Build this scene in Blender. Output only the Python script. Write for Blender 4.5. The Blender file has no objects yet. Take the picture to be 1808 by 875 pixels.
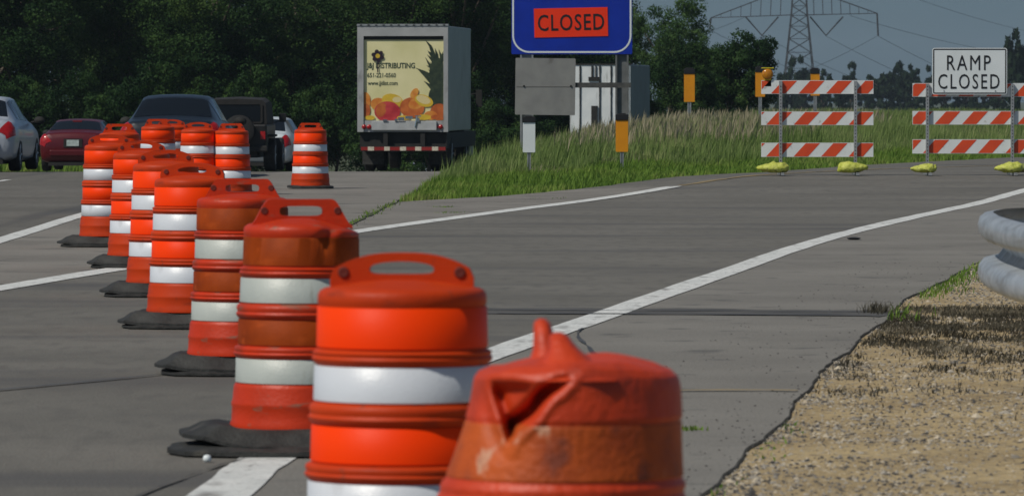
import bpy, bmesh, math, random
import numpy as np
from mathutils import Vector, Matrix, noise as mnoise
R = math.radians
rnd = random.Random(7)
npr = np.random.default_rng(11)

# ------------------------------------------------------------------ camera
CAM_Z, FPX, HZ = 1.48, 10000.0, 166.0      # eye height, focal length in photo pixels, horizon row
scene = bpy.context.scene
cd = bpy.data.cameras.new('camera'); cam = bpy.data.objects.new('camera', cd)
scene.collection.objects.link(cam)
cd.sensor_width = 36.0; cd.lens = 36.0 * FPX / 1808.0
cd.clip_start = 0.5; cd.clip_end = 6000
cam.location = (0, 0, CAM_Z)
cam.rotation_euler = (R(90) - math.atan((437.5 - HZ) / FPX), 0, 0)
cd.dof.use_dof = True; cd.dof.focus_distance = 62.0; cd.dof.aperture_fstop = 13.0
scene.camera = cam

# ------------------------------------------------------------------ sky and sun
SUN_EL, SUN_AZ = 49.0, 55.0                # azimuth measured from behind the camera towards the left
w = bpy.data.worlds.new('World'); scene.world = w; w.use_nodes = True
nt = w.node_tree; nt.nodes.clear()
sky = nt.nodes.new('ShaderNodeTexSky'); sky.sky_type = 'NISHITA'; sky.sun_disc = False
sky.sun_elevation = R(SUN_EL); sky.air_density = 1.0; sky.dust_density = 0.6; sky.ozone_density = 2.0
sun_dir = Vector((-math.sin(R(SUN_AZ)) * math.cos(R(SUN_EL)), -math.cos(R(SUN_AZ)) * math.cos(R(SUN_EL)), math.sin(R(SUN_EL))))
sky.sun_rotation = math.atan2(sun_dir.x, sun_dir.y)
tc = nt.nodes.new('ShaderNodeTexCoord'); sx = nt.nodes.new('ShaderNodeSeparateXYZ')
ramp = nt.nodes.new('ShaderNodeValToRGB')
ramp.color_ramp.elements[0].position = 0.0; ramp.color_ramp.elements[0].color = (0.35, 0.53, 0.84, 1)
ramp.color_ramp.elements[1].position = 0.35; ramp.color_ramp.elements[1].color = (1.0, 0.97, 0.90, 1)
e = ramp.color_ramp.elements.new(0.06); e.color = (0.36, 0.50, 0.74, 1)
mul = nt.nodes.new('ShaderNodeMix'); mul.data_type = 'RGBA'; mul.blend_type = 'MULTIPLY'; mul.inputs[0].default_value = 1
bg = nt.nodes.new('ShaderNodeBackground'); bg.inputs[1].default_value = 0.065
out = nt.nodes.new('ShaderNodeOutputWorld')
nt.links.new(tc.outputs['Generated'], sx.inputs[0]); nt.links.new(sx.outputs['Z'], ramp.inputs[0])
nt.links.new(sky.outputs[0], mul.inputs[6]); nt.links.new(ramp.outputs[0], mul.inputs[7])
nt.links.new(mul.outputs[2], bg.inputs[0]); nt.links.new(bg.outputs[0], out.inputs[0])
sd = bpy.data.lights.new('sun', 'SUN'); sd.energy = 3.4; sd.angle = R(0.5); sd.color = (1.0, 0.94, 0.84)
so = bpy.data.objects.new('sun', sd); scene.collection.objects.link(so)
so.rotation_euler = sun_dir.to_track_quat('Z', 'Y').to_euler(); so.location = (-20, -10, 40)
vs = scene.view_settings
vs.view_transform = 'Standard'; vs.look = 'None'; vs.exposure = -0.25; vs.gamma = 1; vs.use_curve_mapping = False

# ------------------------------------------------------------------ helpers
COL = scene.collection
def ss(a, b, v):
    t = max(0.0, min(1.0, (v - a) / (b - a))); return t * t * (3 - 2 * t)
def px(p, d): return (p - 904.0) * d / FPX
def pz(p, d): return CAM_Z - (p - HZ) * d / FPX
def interp(pts, y):
    if y <= pts[0][0]: 
        a, b = pts[0], pts[1]
    elif y >= pts[-1][0]:
        a, b = pts[-2], pts[-1]
    else:
        for a, b in zip(pts, pts[1:]):
            if a[0] <= y <= b[0]: break
    return a[1] + (b[1] - a[1]) * (y - a[0]) / (b[0] - a[0])
def tag(o, label=None, cat=None, group=None, kind=None):
    if label: o['label'] = label
    if cat: o['category'] = cat
    if group: o['group'] = group
    if kind: o['kind'] = kind
    return o
def empty(name, loc=(0, 0, 0), rz=0.0):
    o = bpy.data.objects.new(name, None); o.location = loc; o.rotation_euler = (0, 0, rz)
    o.empty_display_size = 0.2; COL.objects.link(o); return o
def copy_tree(o, parent=None):
    c = o.copy(); COL.objects.link(c); c.parent = parent
    for ch in list(o.children): copy_tree(ch, c)
    return c

class MB:
    def __init__(s): s.v = []; s.f = []; s.m = []
    def add(s, vs_, fs, mi=0):
        b = len(s.v); s.v += [tuple(p) for p in vs_]; s.f += [tuple(i + b for i in f) for f in fs]; s.m += [mi] * len(fs)
    def box(s, x0, x1, y0, y1, z0, z1, mi=0):
        s.add([(x0,y0,z0),(x1,y0,z0),(x1,y1,z0),(x0,y1,z0),(x0,y0,z1),(x1,y0,z1),(x1,y1,z1),(x0,y1,z1)],
              [(0,3,2,1),(4,5,6,7),(0,1,5,4),(1,2,6,5),(2,3,7,6),(3,0,4,7)], mi)
    def bar(s, a, b, r0, r1=None, n=6, mi=0, caps=True):
        a = Vector(a); b = Vector(b); r1 = r0 if r1 is None else r1
        d = (b - a).normalized(); u = d.orthogonal().normalized(); w_ = d.cross(u)
        vs_ = []
        for p, r in ((a, r0), (b, r1)):
            for i in range(n):
                t = 2 * math.pi * i / n; vs_.append(p + u * (math.cos(t) * r) + w_ * (math.sin(t) * r))
        fs = [(i, (i + 1) % n, n + (i + 1) % n, n + i) for i in range(n)]
        if caps: fs += [tuple(reversed(range(n))), tuple(range(n, 2 * n))]
        s.add(vs_, fs, mi)
    def tube(s, pts, rs, n=8, mi=0):
        if not hasattr(rs, '__len__'): rs = [rs] * len(pts)
        pts = [Vector(p) for p in pts]; vs_ = []; u = None
        for k, p in enumerate(pts):
            d = (pts[min(k + 1, len(pts) - 1)] - pts[max(k - 1, 0)]).normalized()
            u = d.orthogonal().normalized() if u is None else (u - d * u.dot(d)).normalized()
            w_ = d.cross(u)
            for i in range(n):
                t = 2 * math.pi * i / n; vs_.append(p + u * (math.cos(t) * rs[k]) + w_ * (math.sin(t) * rs[k]))
        fs = [(k * n + i, k * n + (i + 1) % n, (k + 1) * n + (i + 1) % n, (k + 1) * n + i) for k in range(len(pts) - 1) for i in range(n)]
        fs += [tuple(reversed(range(n))), tuple(range((len(pts) - 1) * n, len(pts) * n))]
        s.add(vs_, fs, mi)
    def lathe(s, prof, n=48, c=(0, 0, 0), axis='Z', mi=0):
        vs_ = []
        for r, z in prof:
            for i in range(n):
                t = 2 * math.pi * i / n; a, b = r * math.cos(t), r * math.sin(t)
                if axis == 'Z': vs_.append((c[0] + a, c[1] + b, c[2] + z))
                elif axis == 'X': vs_.append((c[0] + z, c[1] + a, c[2] + b))
                else: vs_.append((c[0] + a, c[1] + z, c[2] + b))
        fs = []
        for k in range(len(prof) - 1):
            for i in range(n):
                q = (k * n + i, k * n + (i + 1) % n, (k + 1) * n + (i + 1) % n, (k + 1) * n + i)
                fs.append(q if axis != 'Y' else tuple(reversed(q)))
        s.add(vs_, fs, mi)
    def disc(s, cx, cz, rx, rz, y, n=28, mi=0, rot=0.0):
        pts = []
        for i in range(n):
            t = 2 * math.pi * i / n; a, b = rx * math.cos(t), rz * math.sin(t)
            pts.append((cx + a * math.cos(rot) - b * math.sin(rot), y, cz + a * math.sin(rot) + b * math.cos(rot)))
        s.add(pts, [tuple(range(n))], mi)
    def build(s, name, mats, parent=None, smooth=False, bevel=0.0, ang=None):
        me = bpy.data.meshes.new(name); me.from_pydata(s.v, [], s.f); me.update()
        if not isinstance(mats, (list, tuple)): mats = [mats]
        for m in mats: me.materials.append(m)
        if len(mats) > 1: me.polygons.foreach_set('material_index', s.m)
        if smooth:
            me.polygons.foreach_set('use_smooth', [True] * len(me.polygons))
            if ang: me.set_sharp_from_angle(angle=R(ang))
        o = bpy.data.objects.new(name, me); COL.objects.link(o); o.parent = parent
        if bevel:
            b = o.modifiers.new('bevel', 'BEVEL'); b.width = bevel; b.segments = 2; b.limit_method = 'ANGLE'
        return o

def rounded_rect(w_, h_, r, n=6):
    pts = []
    for cx, cz, a0 in ((w_/2-r, h_/2-r, 0), (-w_/2+r, h_/2-r, 90), (-w_/2+r, -h_/2+r, 180), (w_/2-r, -h_/2+r, 270)):
        for i in range(n + 1):
            a = R(a0 + 90 * i / n); pts.append((cx + r * math.cos(a), cz + r * math.sin(a)))
    return pts
def plate(mb, pts, cx, cz, y0, y1, mi=0):          # outline in XZ, from y0 (front) to y1 (back)
    n = len(pts); vs_ = [(cx + p[0], y0, cz + p[1]) for p in pts] + [(cx + p[0], y1, cz + p[1]) for p in pts]
    fs = [tuple(range(n)), tuple(reversed(range(n, 2 * n)))] + [(i, n + i, n + (i + 1) % n, (i + 1) % n) for i in range(n)]
    mb.add(vs_, fs, mi)
def ring_plate(mb, po, pi, cx, cz, y0, y1, mi=0):
    n = len(po)
    vs_ = [(cx+p[0], y0, cz+p[1]) for p in po] + [(cx+p[0], y0, cz+p[1]) for p in pi] + [(cx+p[0], y1, cz+p[1]) for p in po] + [(cx+p[0], y1, cz+p[1]) for p in pi]
    fs = []
    for i in range(n):
        j = (i + 1) % n
        fs += [(i, j, n + j, n + i), (2*n+i, 3*n+i, 3*n+j, 2*n+j), (i, 2*n+i, 2*n+j, j), (n+i, n+j, 3*n+j, 3*n+i)]
    mb.add(vs_, fs, mi)

def text_mesh(name, body, width, height, cx, cz, y, mat, parent, offset=0.012, depth=0.003, space=1.0):
    cu = bpy.data.curves.new(name, 'FONT'); cu.body = body; cu.size = 1; cu.offset = offset; cu.space_character = space
    cu.extrude = 0.01; cu.resolution_u = 3
    t = bpy.data.objects.new(name, cu); COL.objects.link(t)
    dg = bpy.context.evaluated_depsgraph_get(); me = bpy.data.meshes.new_from_object(t.evaluated_get(dg))
    bpy.data.objects.remove(t); 
    xs = [v.co.x for v in me.vertices]; ys = [v.co.y for v in me.vertices]
    x0, x1, y0, y1 = min(xs), max(xs), min(ys), max(ys)
    for v in me.vertices:
        a, b, c = v.co
        v.co = (cx + ((a - x0) / (x1 - x0) - .5) * width, y - depth * (0.5 + c * 50), cz + ((b - y0) / (y1 - y0) - .5) * height)
    me.materials.clear(); me.materials.append(mat); me.name = name
    o = bpy.data.objects.new(name, me); COL.objects.link(o); o.parent = parent
    return o

# ------------------------------------------------------------------ materials
def mat(name, c1, c2=None, rough=0.6, scale=5.0, detail=4.0, bump=0.0, bscale=None, metallic=0.0, spec=0.5,
        lo=0.35, hi=0.65, stains=None, coat=0.0, stretch=None, trans=0.0):
    m = bpy.data.materials.new(name); m.use_nodes = True; n = m.node_tree; p = n.nodes['Principled BSDF']
    p.inputs['Roughness'].default_value = rough; p.inputs['Metallic'].default_value = metallic
    p.inputs['Specular IOR Level'].default_value = spec; p.inputs['Coat Weight'].default_value = coat
    p.inputs['Base Color'].default_value = (*c1, 1)
    tc = n.nodes.new('ShaderNodeTexCoord'); src = tc.outputs['Object']
    if stretch:
        mp = n.nodes.new('ShaderNodeMapping'); mp.inputs['Scale'].default_value = stretch
        n.links.new(src, mp.inputs[0]); src = mp.outputs[0]
    col = None
    if c2:
        no = n.nodes.new('ShaderNodeTexNoise'); no.inputs['Scale'].default_value = scale; no.inputs['Detail'].default_value = detail
        cr = n.nodes.new('ShaderNodeValToRGB'); cr.color_ramp.elements[0].position = lo; cr.color_ramp.elements[1].position = hi
        cr.color_ramp.elements[0].color = (*c1, 1); cr.color_ramp.elements[1].color = (*c2, 1)
        n.links.new(src, no.inputs[0]); n.links.new(no.outputs[0], cr.inputs[0]); col = cr.outputs[0]
    for st in (stains or []):
        c3, sc, a, b = st[:4]
        no = n.nodes.new('ShaderNodeTexNoise'); no.inputs['Scale'].default_value = sc; no.inputs['Detail'].default_value = 6
        cr = n.nodes.new('ShaderNodeValToRGB'); cr.color_ramp.elements[0].position = a; cr.color_ramp.elements[1].position = b
        cr.color_ramp.elements[0].color = (0, 0, 0, 1); cr.color_ramp.elements[1].color = (1, 1, 1, 1)
        s2 = tc.outputs['Object']
        if len(st) > 4:
            mp = n.nodes.new('ShaderNodeMapping'); mp.inputs['Scale'].default_value = st[4]
            n.links.new(s2, mp.inputs[0]); s2 = mp.outputs[0]
        mx = n.nodes.new('ShaderNodeMix'); mx.data_type = 'RGBA'; mx.inputs[7].default_value = (*c3, 1)
        n.links.new(s2, no.inputs[0]); n.links.new(no.outputs[0], cr.inputs[0]); n.links.new(cr.outputs[0], mx.inputs[0])
        if col: n.links.new(col, mx.inputs[6])
        else: mx.inputs[6].default_value = (*c1, 1)
        col = mx.outputs[2]
    if col: n.links.new(col, p.inputs['Base Color'])
    if bump:
        no = n.nodes.new('ShaderNodeTexNoise'); no.inputs['Scale'].default_value = bscale or scale * 3; no.inputs['Detail'].default_value = 5
        bp = n.nodes.new('ShaderNodeBump'); bp.inputs['Strength'].default_value = bump; bp.inputs['Distance'].default_value = 0.02
        n.links.new(src, no.inputs[0]); n.links.new(no.outputs[0], bp.inputs['Height']); n.links.new(bp.outputs[0], p.inputs['Normal'])
    if trans:
        p.inputs['Transmission Weight'].default_value = 0
        tr = n.nodes.new('ShaderNodeBsdfTranslucent'); ms = n.nodes.new('ShaderNodeMixShader'); ms.inputs[0].default_value = trans
        if col: n.links.new(col, tr.inputs[0])
        else: tr.inputs[0].default_value = (*c1, 1)
        o = n.nodes['Material Output']
        n.links.new(p.outputs[0], ms.inputs[1]); n.links.new(tr.outputs[0], ms.inputs[2]); n.links.new(ms.outputs[0], o.inputs[0])
    return m

def blade_mat(name, cols, nscale=0.25, rough=0.6, trans=0.3):
    """colour from a per-face random value plus broad patches"""
    m = bpy.data.materials.new(name); m.use_nodes = True; n = m.node_tree; p = n.nodes['Principled BSDF']
    p.inputs['Roughness'].default_value = rough; p.inputs['Specular IOR Level'].default_value = 0.08
    at = n.nodes.new('ShaderNodeAttribute'); at.attribute_name = 'rnd'
    tc = n.nodes.new('ShaderNodeTexCoord'); no = n.nodes.new('ShaderNodeTexNoise'); no.inputs['Scale'].default_value = nscale; no.inputs['Detail'].default_value = 3
    ma = n.nodes.new('ShaderNodeMath'); ma.operation = 'MULTIPLY_ADD'; ma.inputs[1].default_value = 0.45
    mb_ = n.nodes.new('ShaderNodeMath'); mb_.operation = 'MULTIPLY_ADD'; mb_.inputs[1].default_value = 1.9; mb_.inputs[2].default_value = -0.68
    n.links.new(tc.outputs['Object'], no.inputs[0]); n.links.new(no.outputs[0], mb_.inputs[0])
    n.links.new(at.outputs['Fac'], ma.inputs[0]); n.links.new(mb_.outputs[0], ma.inputs[2])
    cr = n.nodes.new('ShaderNodeValToRGB'); els = cr.color_ramp.elements
    k = len(cols)
    els[0].position = 0; els[0].color = (*cols[0], 1); els[1].position = 1; els[1].color = (*cols[-1], 1)
    for i in range(1, k - 1):
        e_ = els.new(i / (k - 1)); e_.color = (*cols[i], 1)
    n.links.new(ma.outputs[0], cr.inputs[0]); n.links.new(cr.outputs[0], p.inputs['Base Color'])
    tr = n.nodes.new('ShaderNodeBsdfTranslucent'); ms = n.nodes.new('ShaderNodeMixShader'); ms.inputs[0].default_value = trans
    n.links.new(cr.outputs[0], tr.inputs[0]); o = n.nodes['Material Output']
    n.links.new(p.outputs[0], ms.inputs[1]); n.links.new(tr.outputs[0], ms.inputs[2]); n.links.new(ms.outputs[0], o.inputs[0])
    return m

M = {}
M['asphalt'] = mat('asphalt', (0.118,0.112,0.096), (0.158,0.151,0.132), 0.9, 0.35, 8, 0.5, 60, stains=[((0.20,0.195,0.18), 55, 0.58, 0.72), ((0.05,0.05,0.05), 70, 0.60, 0.75), ((0.105,0.10,0.09), 7, 0.5, 0.75, (1,0.25,1)), ((0.075,0.074,0.073), 0.5, 0.55, 0.75, (3.0,0.12,1))])
M['ramp'] = mat('ramp_asphalt', (0.130,0.124,0.107), (0.172,0.164,0.143), 0.9, 0.4, 8, 0.5, 60, stains=[((0.21,0.205,0.19), 60, 0.58, 0.72), ((0.055,0.055,0.055), 75, 0.60, 0.75), ((0.115,0.11,0.098), 7, 0.5, 0.75, (1,0.25,1)), ((0.085,0.084,0.083), 0.6, 0.52, 0.75, (0.25,1.2,1))])
M['shoulder'] = mat('shoulder_asphalt', (0.175,0.166,0.147), (0.225,0.214,0.19), 0.9, 0.6, 8, 0.5, 50, stains=[((0.25,0.245,0.225), 50, 0.56, 0.72), ((0.08,0.078,0.072), 60, 0.60, 0.74), ((0.11,0.108,0.10), 2.2, 0.60, 0.7)])
M['gore'] = mat('gore_asphalt', (0.18,0.168,0.148), (0.24,0.225,0.20), 0.9, 0.5, 8, 0.5, 50, stains=[((0.27,0.26,0.23), 45, 0.55, 0.72), ((0.075,0.075,0.068), 50, 0.58, 0.74), ((0.10,0.098,0.09), 1.5, 0.58, 0.7)])
M['paint'] = mat('road_paint', (0.62,0.64,0.62), (0.78,0.79,0.76), 0.7, 4, 6, 0.2, 60, stains=[((0.26,0.255,0.24), 5, 0.56, 0.76, (1.5,0.4,1)), ((0.36,0.36,0.34), 40, 0.56, 0.72), ((0.2,0.2,0.19), 16, 0.62, 0.70)])
M['paint_yellow'] = mat('faded_yellow_paint', (0.35,0.25,0.10), (0.17,0.15,0.11), 0.8, 3, 6)
M['line_dark'] = mat('pavement_line', (0.045,0.047,0.05), (0.09,0.09,0.09), 0.6, 6, 5)  # near-black, for tar cracks and the lines along the dark strip
M['dirt'] = mat('sandy_dirt', (0.31,0.225,0.11), (0.48,0.365,0.19), 0.95, 1.2, 9, 1.0, 22, lo=0.3, hi=0.7, stains=[((0.16,0.13,0.085), 1.3, 0.60, 0.74, (1.0,0.35,1)), ((0.13,0.11,0.08), 14, 0.55, 0.7), ((0.55,0.50,0.38), 26, 0.60, 0.72)])
M['soil'] = mat('grassy_soil', (0.045,0.06,0.02), (0.075,0.09,0.03), 0.95, 0.8, 8, 0.8, 10, stains=[((0.16,0.13,0.085), 0.35, 0.62, 0.72)])
M['stone'] = mat('gravel_stones', (0.16,0.145,0.125), (0.46,0.42,0.35), 0.85, 3.1, 1, lo=0.3, hi=0.7)
M['plastic'] = mat('orange_drum_plastic', (0.50,0.040,0.004), (0.58,0.052,0.006), 0.5, 3, 4, 0.08, 90, spec=0.2, stains=[((0.30,0.035,0.012), 6, 0.58, 0.75, (1,1,2.5)), ((0.16,0.05,0.03), 14, 0.66, 0.74, (1,1,0.4))])
M['plastic_old'] = mat('scuffed_red_drum_plastic', (0.60,0.040,0.006), (0.46,0.032,0.006), 0.45, 4, 5, 0.12, 60, spec=0.3, stains=[((0.30,0.10,0.06), 9, 0.62, 0.72, (1,1,3.0)), ((0.20,0.04,0.02), 3, 0.55, 0.75)])
M['sheet_o'] = mat('bright_orange_sheeting', (1.0,0.050,0.0008), (1.0,0.060,0.001), 0.45, 2, 3, 0.08, 150, spec=0.12)
M['sheet_w'] = mat('white_sheeting', (0.70,0.74,0.79), (0.64,0.68,0.73), 0.35, 3, 4, 0.10, 120, spec=0.5, stains=[((0.52,0.54,0.57), 7, 0.62, 0.74, (1,1,0.3))])
M['sheet_o_old'] = mat('faded_brown_orange_sheeting', (0.34,0.052,0.004), (0.22,0.032,0.003), 0.6, 6, 6, 0.1, 80, spec=0.12, stains=[((0.42,0.07,0.01), 11, 0.56, 0.70)])
M['sheet_w_old'] = mat('dirty_grey_sheeting', (0.50,0.54,0.50), (0.42,0.46,0.43), 0.45, 6, 6, 0.08, 80, stains=[((0.26,0.25,0.20), 9, 0.62, 0.74, (1.4,1.4,0.3))])
M['crushed'] = mat('crushed_drum_plastic', (0.66,0.055,0.006), (0.54,0.042,0.006), 0.5, 5, 5, 0.25, 50, spec=0.5, stains=[((0.30,0.03,0.012), 4, 0.58, 0.75)])
M['crushed_band'] = mat('worn_orange_sheeting', (0.58,0.095,0.004), (0.38,0.055,0.004), 0.6, 7, 7, 0.25, 60, stains=[((0.62,0.30,0.18), 9, 0.64, 0.68, (1.1,1.1,0.6)), ((0.25,0.05,0.02), 13, 0.58, 0.7), ((0.45,0.28,0.18), 6, 0.66, 0.70, (2.5,2.5,0.25))])
M['rubber'] = mat('black_rubber', (0.018,0.019,0.018), (0.04,0.041,0.038), 0.7, 12, 5, 0.3, 60, stains=[((0.085,0.08,0.065), 6, 0.60, 0.75)])
M['tyre'] = mat('tyre_rubber', (0.012,0.012,0.012), (0.02,0.02,0.02), 0.85, 20)
M['dark'] = mat('dark_underbody', (0.012,0.012,0.012), (0.02,0.02,0.018), 0.8, 5)
M['hole_shade'] = mat('recess_shade', (0.13,0.014,0.006), None, 0.7)
M['galv'] = mat('galvanised_steel', (0.30,0.32,0.33), (0.40,0.42,0.43), 0.45, 9, 5, 0.1, 60, metallic=0.35, stains=[((0.20,0.20,0.19), 12, 0.6, 0.75)])
M['rail'] = mat('guardrail_zinc', (0.40,0.44,0.47), (0.54,0.58,0.61), 0.42, 8, 5, 0.06, 50, metallic=0.45, stains=[((0.26,0.27,0.27), 4, 0.5, 0.8, (1,1,4))])
M['wood'] = mat('weathered_timber', (0.22,0.18,0.12), (0.34,0.29,0.20), 0.85, 8, 6, 0.4, 20, stretch=(4,4,0.6))
M['wood_dark'] = mat('creosoted_timber', (0.02,0.018,0.015), (0.045,0.04,0.033), 0.85, 8, 6, 0.4, 20, stretch=(4,4,0.6))
M['blue'] = mat('blue_sign_sheeting', (0.003,0.025,0.34), (0.004,0.032,0.40), 0.4, 3, 3, 0.05, 80)
M['white_sign'] = mat('white_sign_sheeting', (0.80,0.86,0.87), (0.74,0.80,0.81), 0.4, 3, 4, 0.05, 80)
M['orange_sign'] = mat('red_orange_overlay', (1.0,0.045,0.004), (0.95,0.04,0.004), 0.4, 3, 3)
M['black'] = mat('black_lettering', (0.012,0.012,0.014), None, 0.5)
M['sign_back'] = mat('grey_sign_back', (0.26,0.26,0.25), (0.32,0.32,0.30), 0.5, 3, 6, 0.05, 30, metallic=0.2, stains=[((0.18,0.17,0.155), 4, 0.62, 0.75)])
M['yellow'] = mat('amber_marker_sheeting', (0.82,0.32,0.005), (0.74,0.28,0.005), 0.45, 4, 4)
M['stripe_o'] = mat('barricade_orange', (0.75,0.085,0.02), (0.66,0.07,0.02), 0.45, 5, 4)
M['stripe_w'] = mat('barricade_white', (0.78,0.82,0.82), (0.72,0.76,0.76), 0.45, 5, 5, stains=[((0.45,0.45,0.42), 10, 0.62, 0.75)])
M['bag'] = mat('yellow_green_sandbag', (0.42,0.47,0.05), (0.60,0.63,0.14), 0.7, 14, 5, 0.9, 24, stains=[((0.25,0.26,0.05), 18, 0.58, 0.7)])
M['amber'] = mat('amber_lens', (0.55,0.22,0.01), (0.42,0.15,0.01), 0.2, 30)
M['yellow_case'] = mat('yellow_lamp_case', (0.75,0.62,0.02), None, 0.5)
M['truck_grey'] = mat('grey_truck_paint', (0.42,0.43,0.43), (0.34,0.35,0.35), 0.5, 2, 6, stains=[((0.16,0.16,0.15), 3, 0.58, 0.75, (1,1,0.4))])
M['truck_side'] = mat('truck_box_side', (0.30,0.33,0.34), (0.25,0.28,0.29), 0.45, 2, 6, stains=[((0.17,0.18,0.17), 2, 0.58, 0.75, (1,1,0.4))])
M['cream'] = mat('cream_door_print', (0.86,0.80,0.46), (0.72,0.68,0.34), 0.5, 1.0, 3)
M['ink'] = mat('dark_green_print', (0.02,0.05,0.03), None, 0.5)
M['petal'] = mat('dark_purple_print', (0.02,0.008,0.02), None, 0.5)
M['p_orange'] = mat('orange_fruit_print', (0.62,0.17,0.02), (0.78,0.36,0.06), 0.5, 5)
M['p_dorange'] = mat('deep_orange_fruit_print', (0.42,0.085,0.015), (0.60,0.16,0.03), 0.5, 5)
M['p_yellow'] = mat('yellow_fruit_print', (0.75,0.50,0.04), (0.62,0.42,0.03), 0.5, 6)
M['p_red'] = mat('red_fruit_print', (0.42,0.02,0.03), (0.60,0.06,0.06), 0.5, 5)
M['p_green'] = mat('pineapple_leaf_print', (0.015,0.03,0.018), (0.04,0.06,0.03), 0.5, 9)
M['p_pale'] = mat('pale_fruit_print', (0.75,0.62,0.30), None, 0.5)
M['red_lamp'] = mat('red_lamp_lens', (0.42,0.006,0.008), (0.30,0.006,0.006), 0.2, 12, spec=0.6)
M['tape_r'] = mat('red_reflective_tape', (0.28,0.015,0.012), None, 0.5)
M['tape_w'] = mat('white_reflective_tape', (0.72,0.66,0.52), (0.55,0.5,0.4), 0.5, 20)
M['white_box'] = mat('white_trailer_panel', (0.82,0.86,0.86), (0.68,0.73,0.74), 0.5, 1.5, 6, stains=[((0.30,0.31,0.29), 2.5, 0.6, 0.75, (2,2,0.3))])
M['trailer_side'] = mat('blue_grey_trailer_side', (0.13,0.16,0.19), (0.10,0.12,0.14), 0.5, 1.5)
M['chrome'] = mat('bright_metal', (0.75,0.75,0.75), None, 0.2, metallic=1.0)
M['plate'] = mat('licence_plate', (0.52,0.60,0.58), (0.36,0.44,0.42), 0.5, 16)
M['glass'] = mat('dark_car_glass', (0.008,0.011,0.015), None, 0.12, spec=0.25)
def car_paint(n, c): return mat(n, c, tuple(x * 0.9 for x in c), 0.35, 2, 3, spec=0.4, coat=0.25, metallic=0.1)
M['silver'] = car_paint('silver_car_paint', (0.42,0.46,0.52)); M['maroon'] = car_paint('maroon_car_paint', (0.10,0.005,0.010))
M['navy'] = car_paint('dark_blue_grey_car_paint', (0.012,0.018,0.027)); M['white_paint'] = car_paint('white_car_paint', (0.66,0.72,0.74))
M['jeep'] = mat('black_car_paint', (0.006,0.006,0.006), None, 0.5, coat=0.1); M['soft_top'] = mat('black_canvas_top', (0.012,0.012,0.012), (0.02,0.019,0.018), 0.85, 6, 4)
M['bark'] = mat('bark', (0.07,0.055,0.04), (0.12,0.10,0.075), 0.9, 6, 6, 0.6, 20, stretch=(1,1,0.25))
M['pylon'] = mat('pylon_steel', (0.05,0.052,0.058), (0.075,0.078,0.085), 0.6, 2, metallic=0.2)
M['wire'] = mat('power_line', (0.05,0.055,0.06), None, 0.6)
M['leaf_dark'] = blade_mat('dark_woodland_leaves', [(0.008,0.024,0.008),(0.018,0.047,0.013),(0.040,0.085,0.020),(0.088,0.135,0.030)], 0.35, trans=0.2)
M['leaf_mid'] = blade_mat('mid_green_leaves', [(0.022,0.055,0.016),(0.045,0.10,0.027),(0.085,0.155,0.042),(0.15,0.22,0.07)], 0.5, trans=0.25)
M['leaf_far'] = blade_mat('far_tree_leaves', [(0.010,0.024,0.012),(0.020,0.038,0.018),(0.035,0.055,0.025)], 0.2, trans=0.15)
M['grass_low'] = blade_mat('short_green_grass', [(0.08,0.16,0.024),(0.14,0.25,0.04),(0.20,0.31,0.055),(0.31,0.34,0.11)], 0.4)
M['grass_tall'] = blade_mat('tall_field_grass', [(0.085,0.15,0.035),(0.16,0.24,0.065),(0.25,0.33,0.11),(0.40,0.40,0.20)], 0.3)
M['grass_dry'] = blade_mat('dry_grass_heads', [(0.24,0.22,0.13),(0.36,0.32,0.21),(0.50,0.44,0.32)], 0.4)

# ------------------------------------------------------------------ terrain
E_PTS = [(14,0.05),(20.9,0.70),(23.7,1.01),(30,1.64),(37.1,2.43),(41.2,2.91),(49.5,4.06),(64,7.0),(80,12),(95,20),(120,34)]          # right pavement edge  (y, x)
G_PTS = [(77.5,-1.58),(93,-1.25),(108,-0.69),(150,-0.45),(200,2.5),(300,9),(400,18)]                                            # left side of the grass island
F_PTS = [(77.5,-1.58),(82.6,-0.03),(93,2.66),(96,4.2),(107,6.8),(120,10.8),(140,20),(150,34)]                                   # front side of the grass island
L1 = [(-4.72,36),(-3.9,43),(-3.38,47.4),(-2.5,54),(-1.61,61.2),(-0.03,71.8),(1.25,79.5),(2.46,86)]
L2 = [(-1.3,14),(-1.07,20.9),(-0.98,23),(-0.60,27.5),(-0.14,31.9),(0.77,39),(1.9,47.9),(2.9,55.6),(4.06,63.3),(5.7,73),(7.47,82.8),(9.3,91)]
def xg(y): return interp(G_PTS, y)
def xf(y): return interp(F_PTS, y)
def xe(y): return interp(E_PTS, y)
def yf(x): return interp([(b, a) for a, b in F_PTS], x)
def h(x, y):
    L = 0.0
    t = y - 102.0
    if t > 0: L -= 0.0137 * (t * t / 24.0 if t < 12 else t - 6.0)
    if y > 190: L -= 0.008 * (min(y, 420) - 190)
    if y > 420: L += 0.0137 * (y - 420)
    Rr = 0.15 * ss(75, 93, y) - 0.007 * max(0.0, min(y, 1000) - 300)
    sh = max(0.0, y - 150) * 0.06
    t = ss(-0.6 + sh, 4.0 + sh, x)
    return L * (1 - t) + Rr * t
def mound(x, y):
    if y < 78: return 0.0
    m = 0.08 * ss(0, 2.6, x - xg(y)) * ss(3, 16, y - yf(x)) if x > xg(y) else 0
    if x < -12.6: m += 0.25 * ss(12.6, 16, -x)
    return m
def soil(x, y):
    return h(x, y) + mound(x, y) - 0.06

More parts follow.
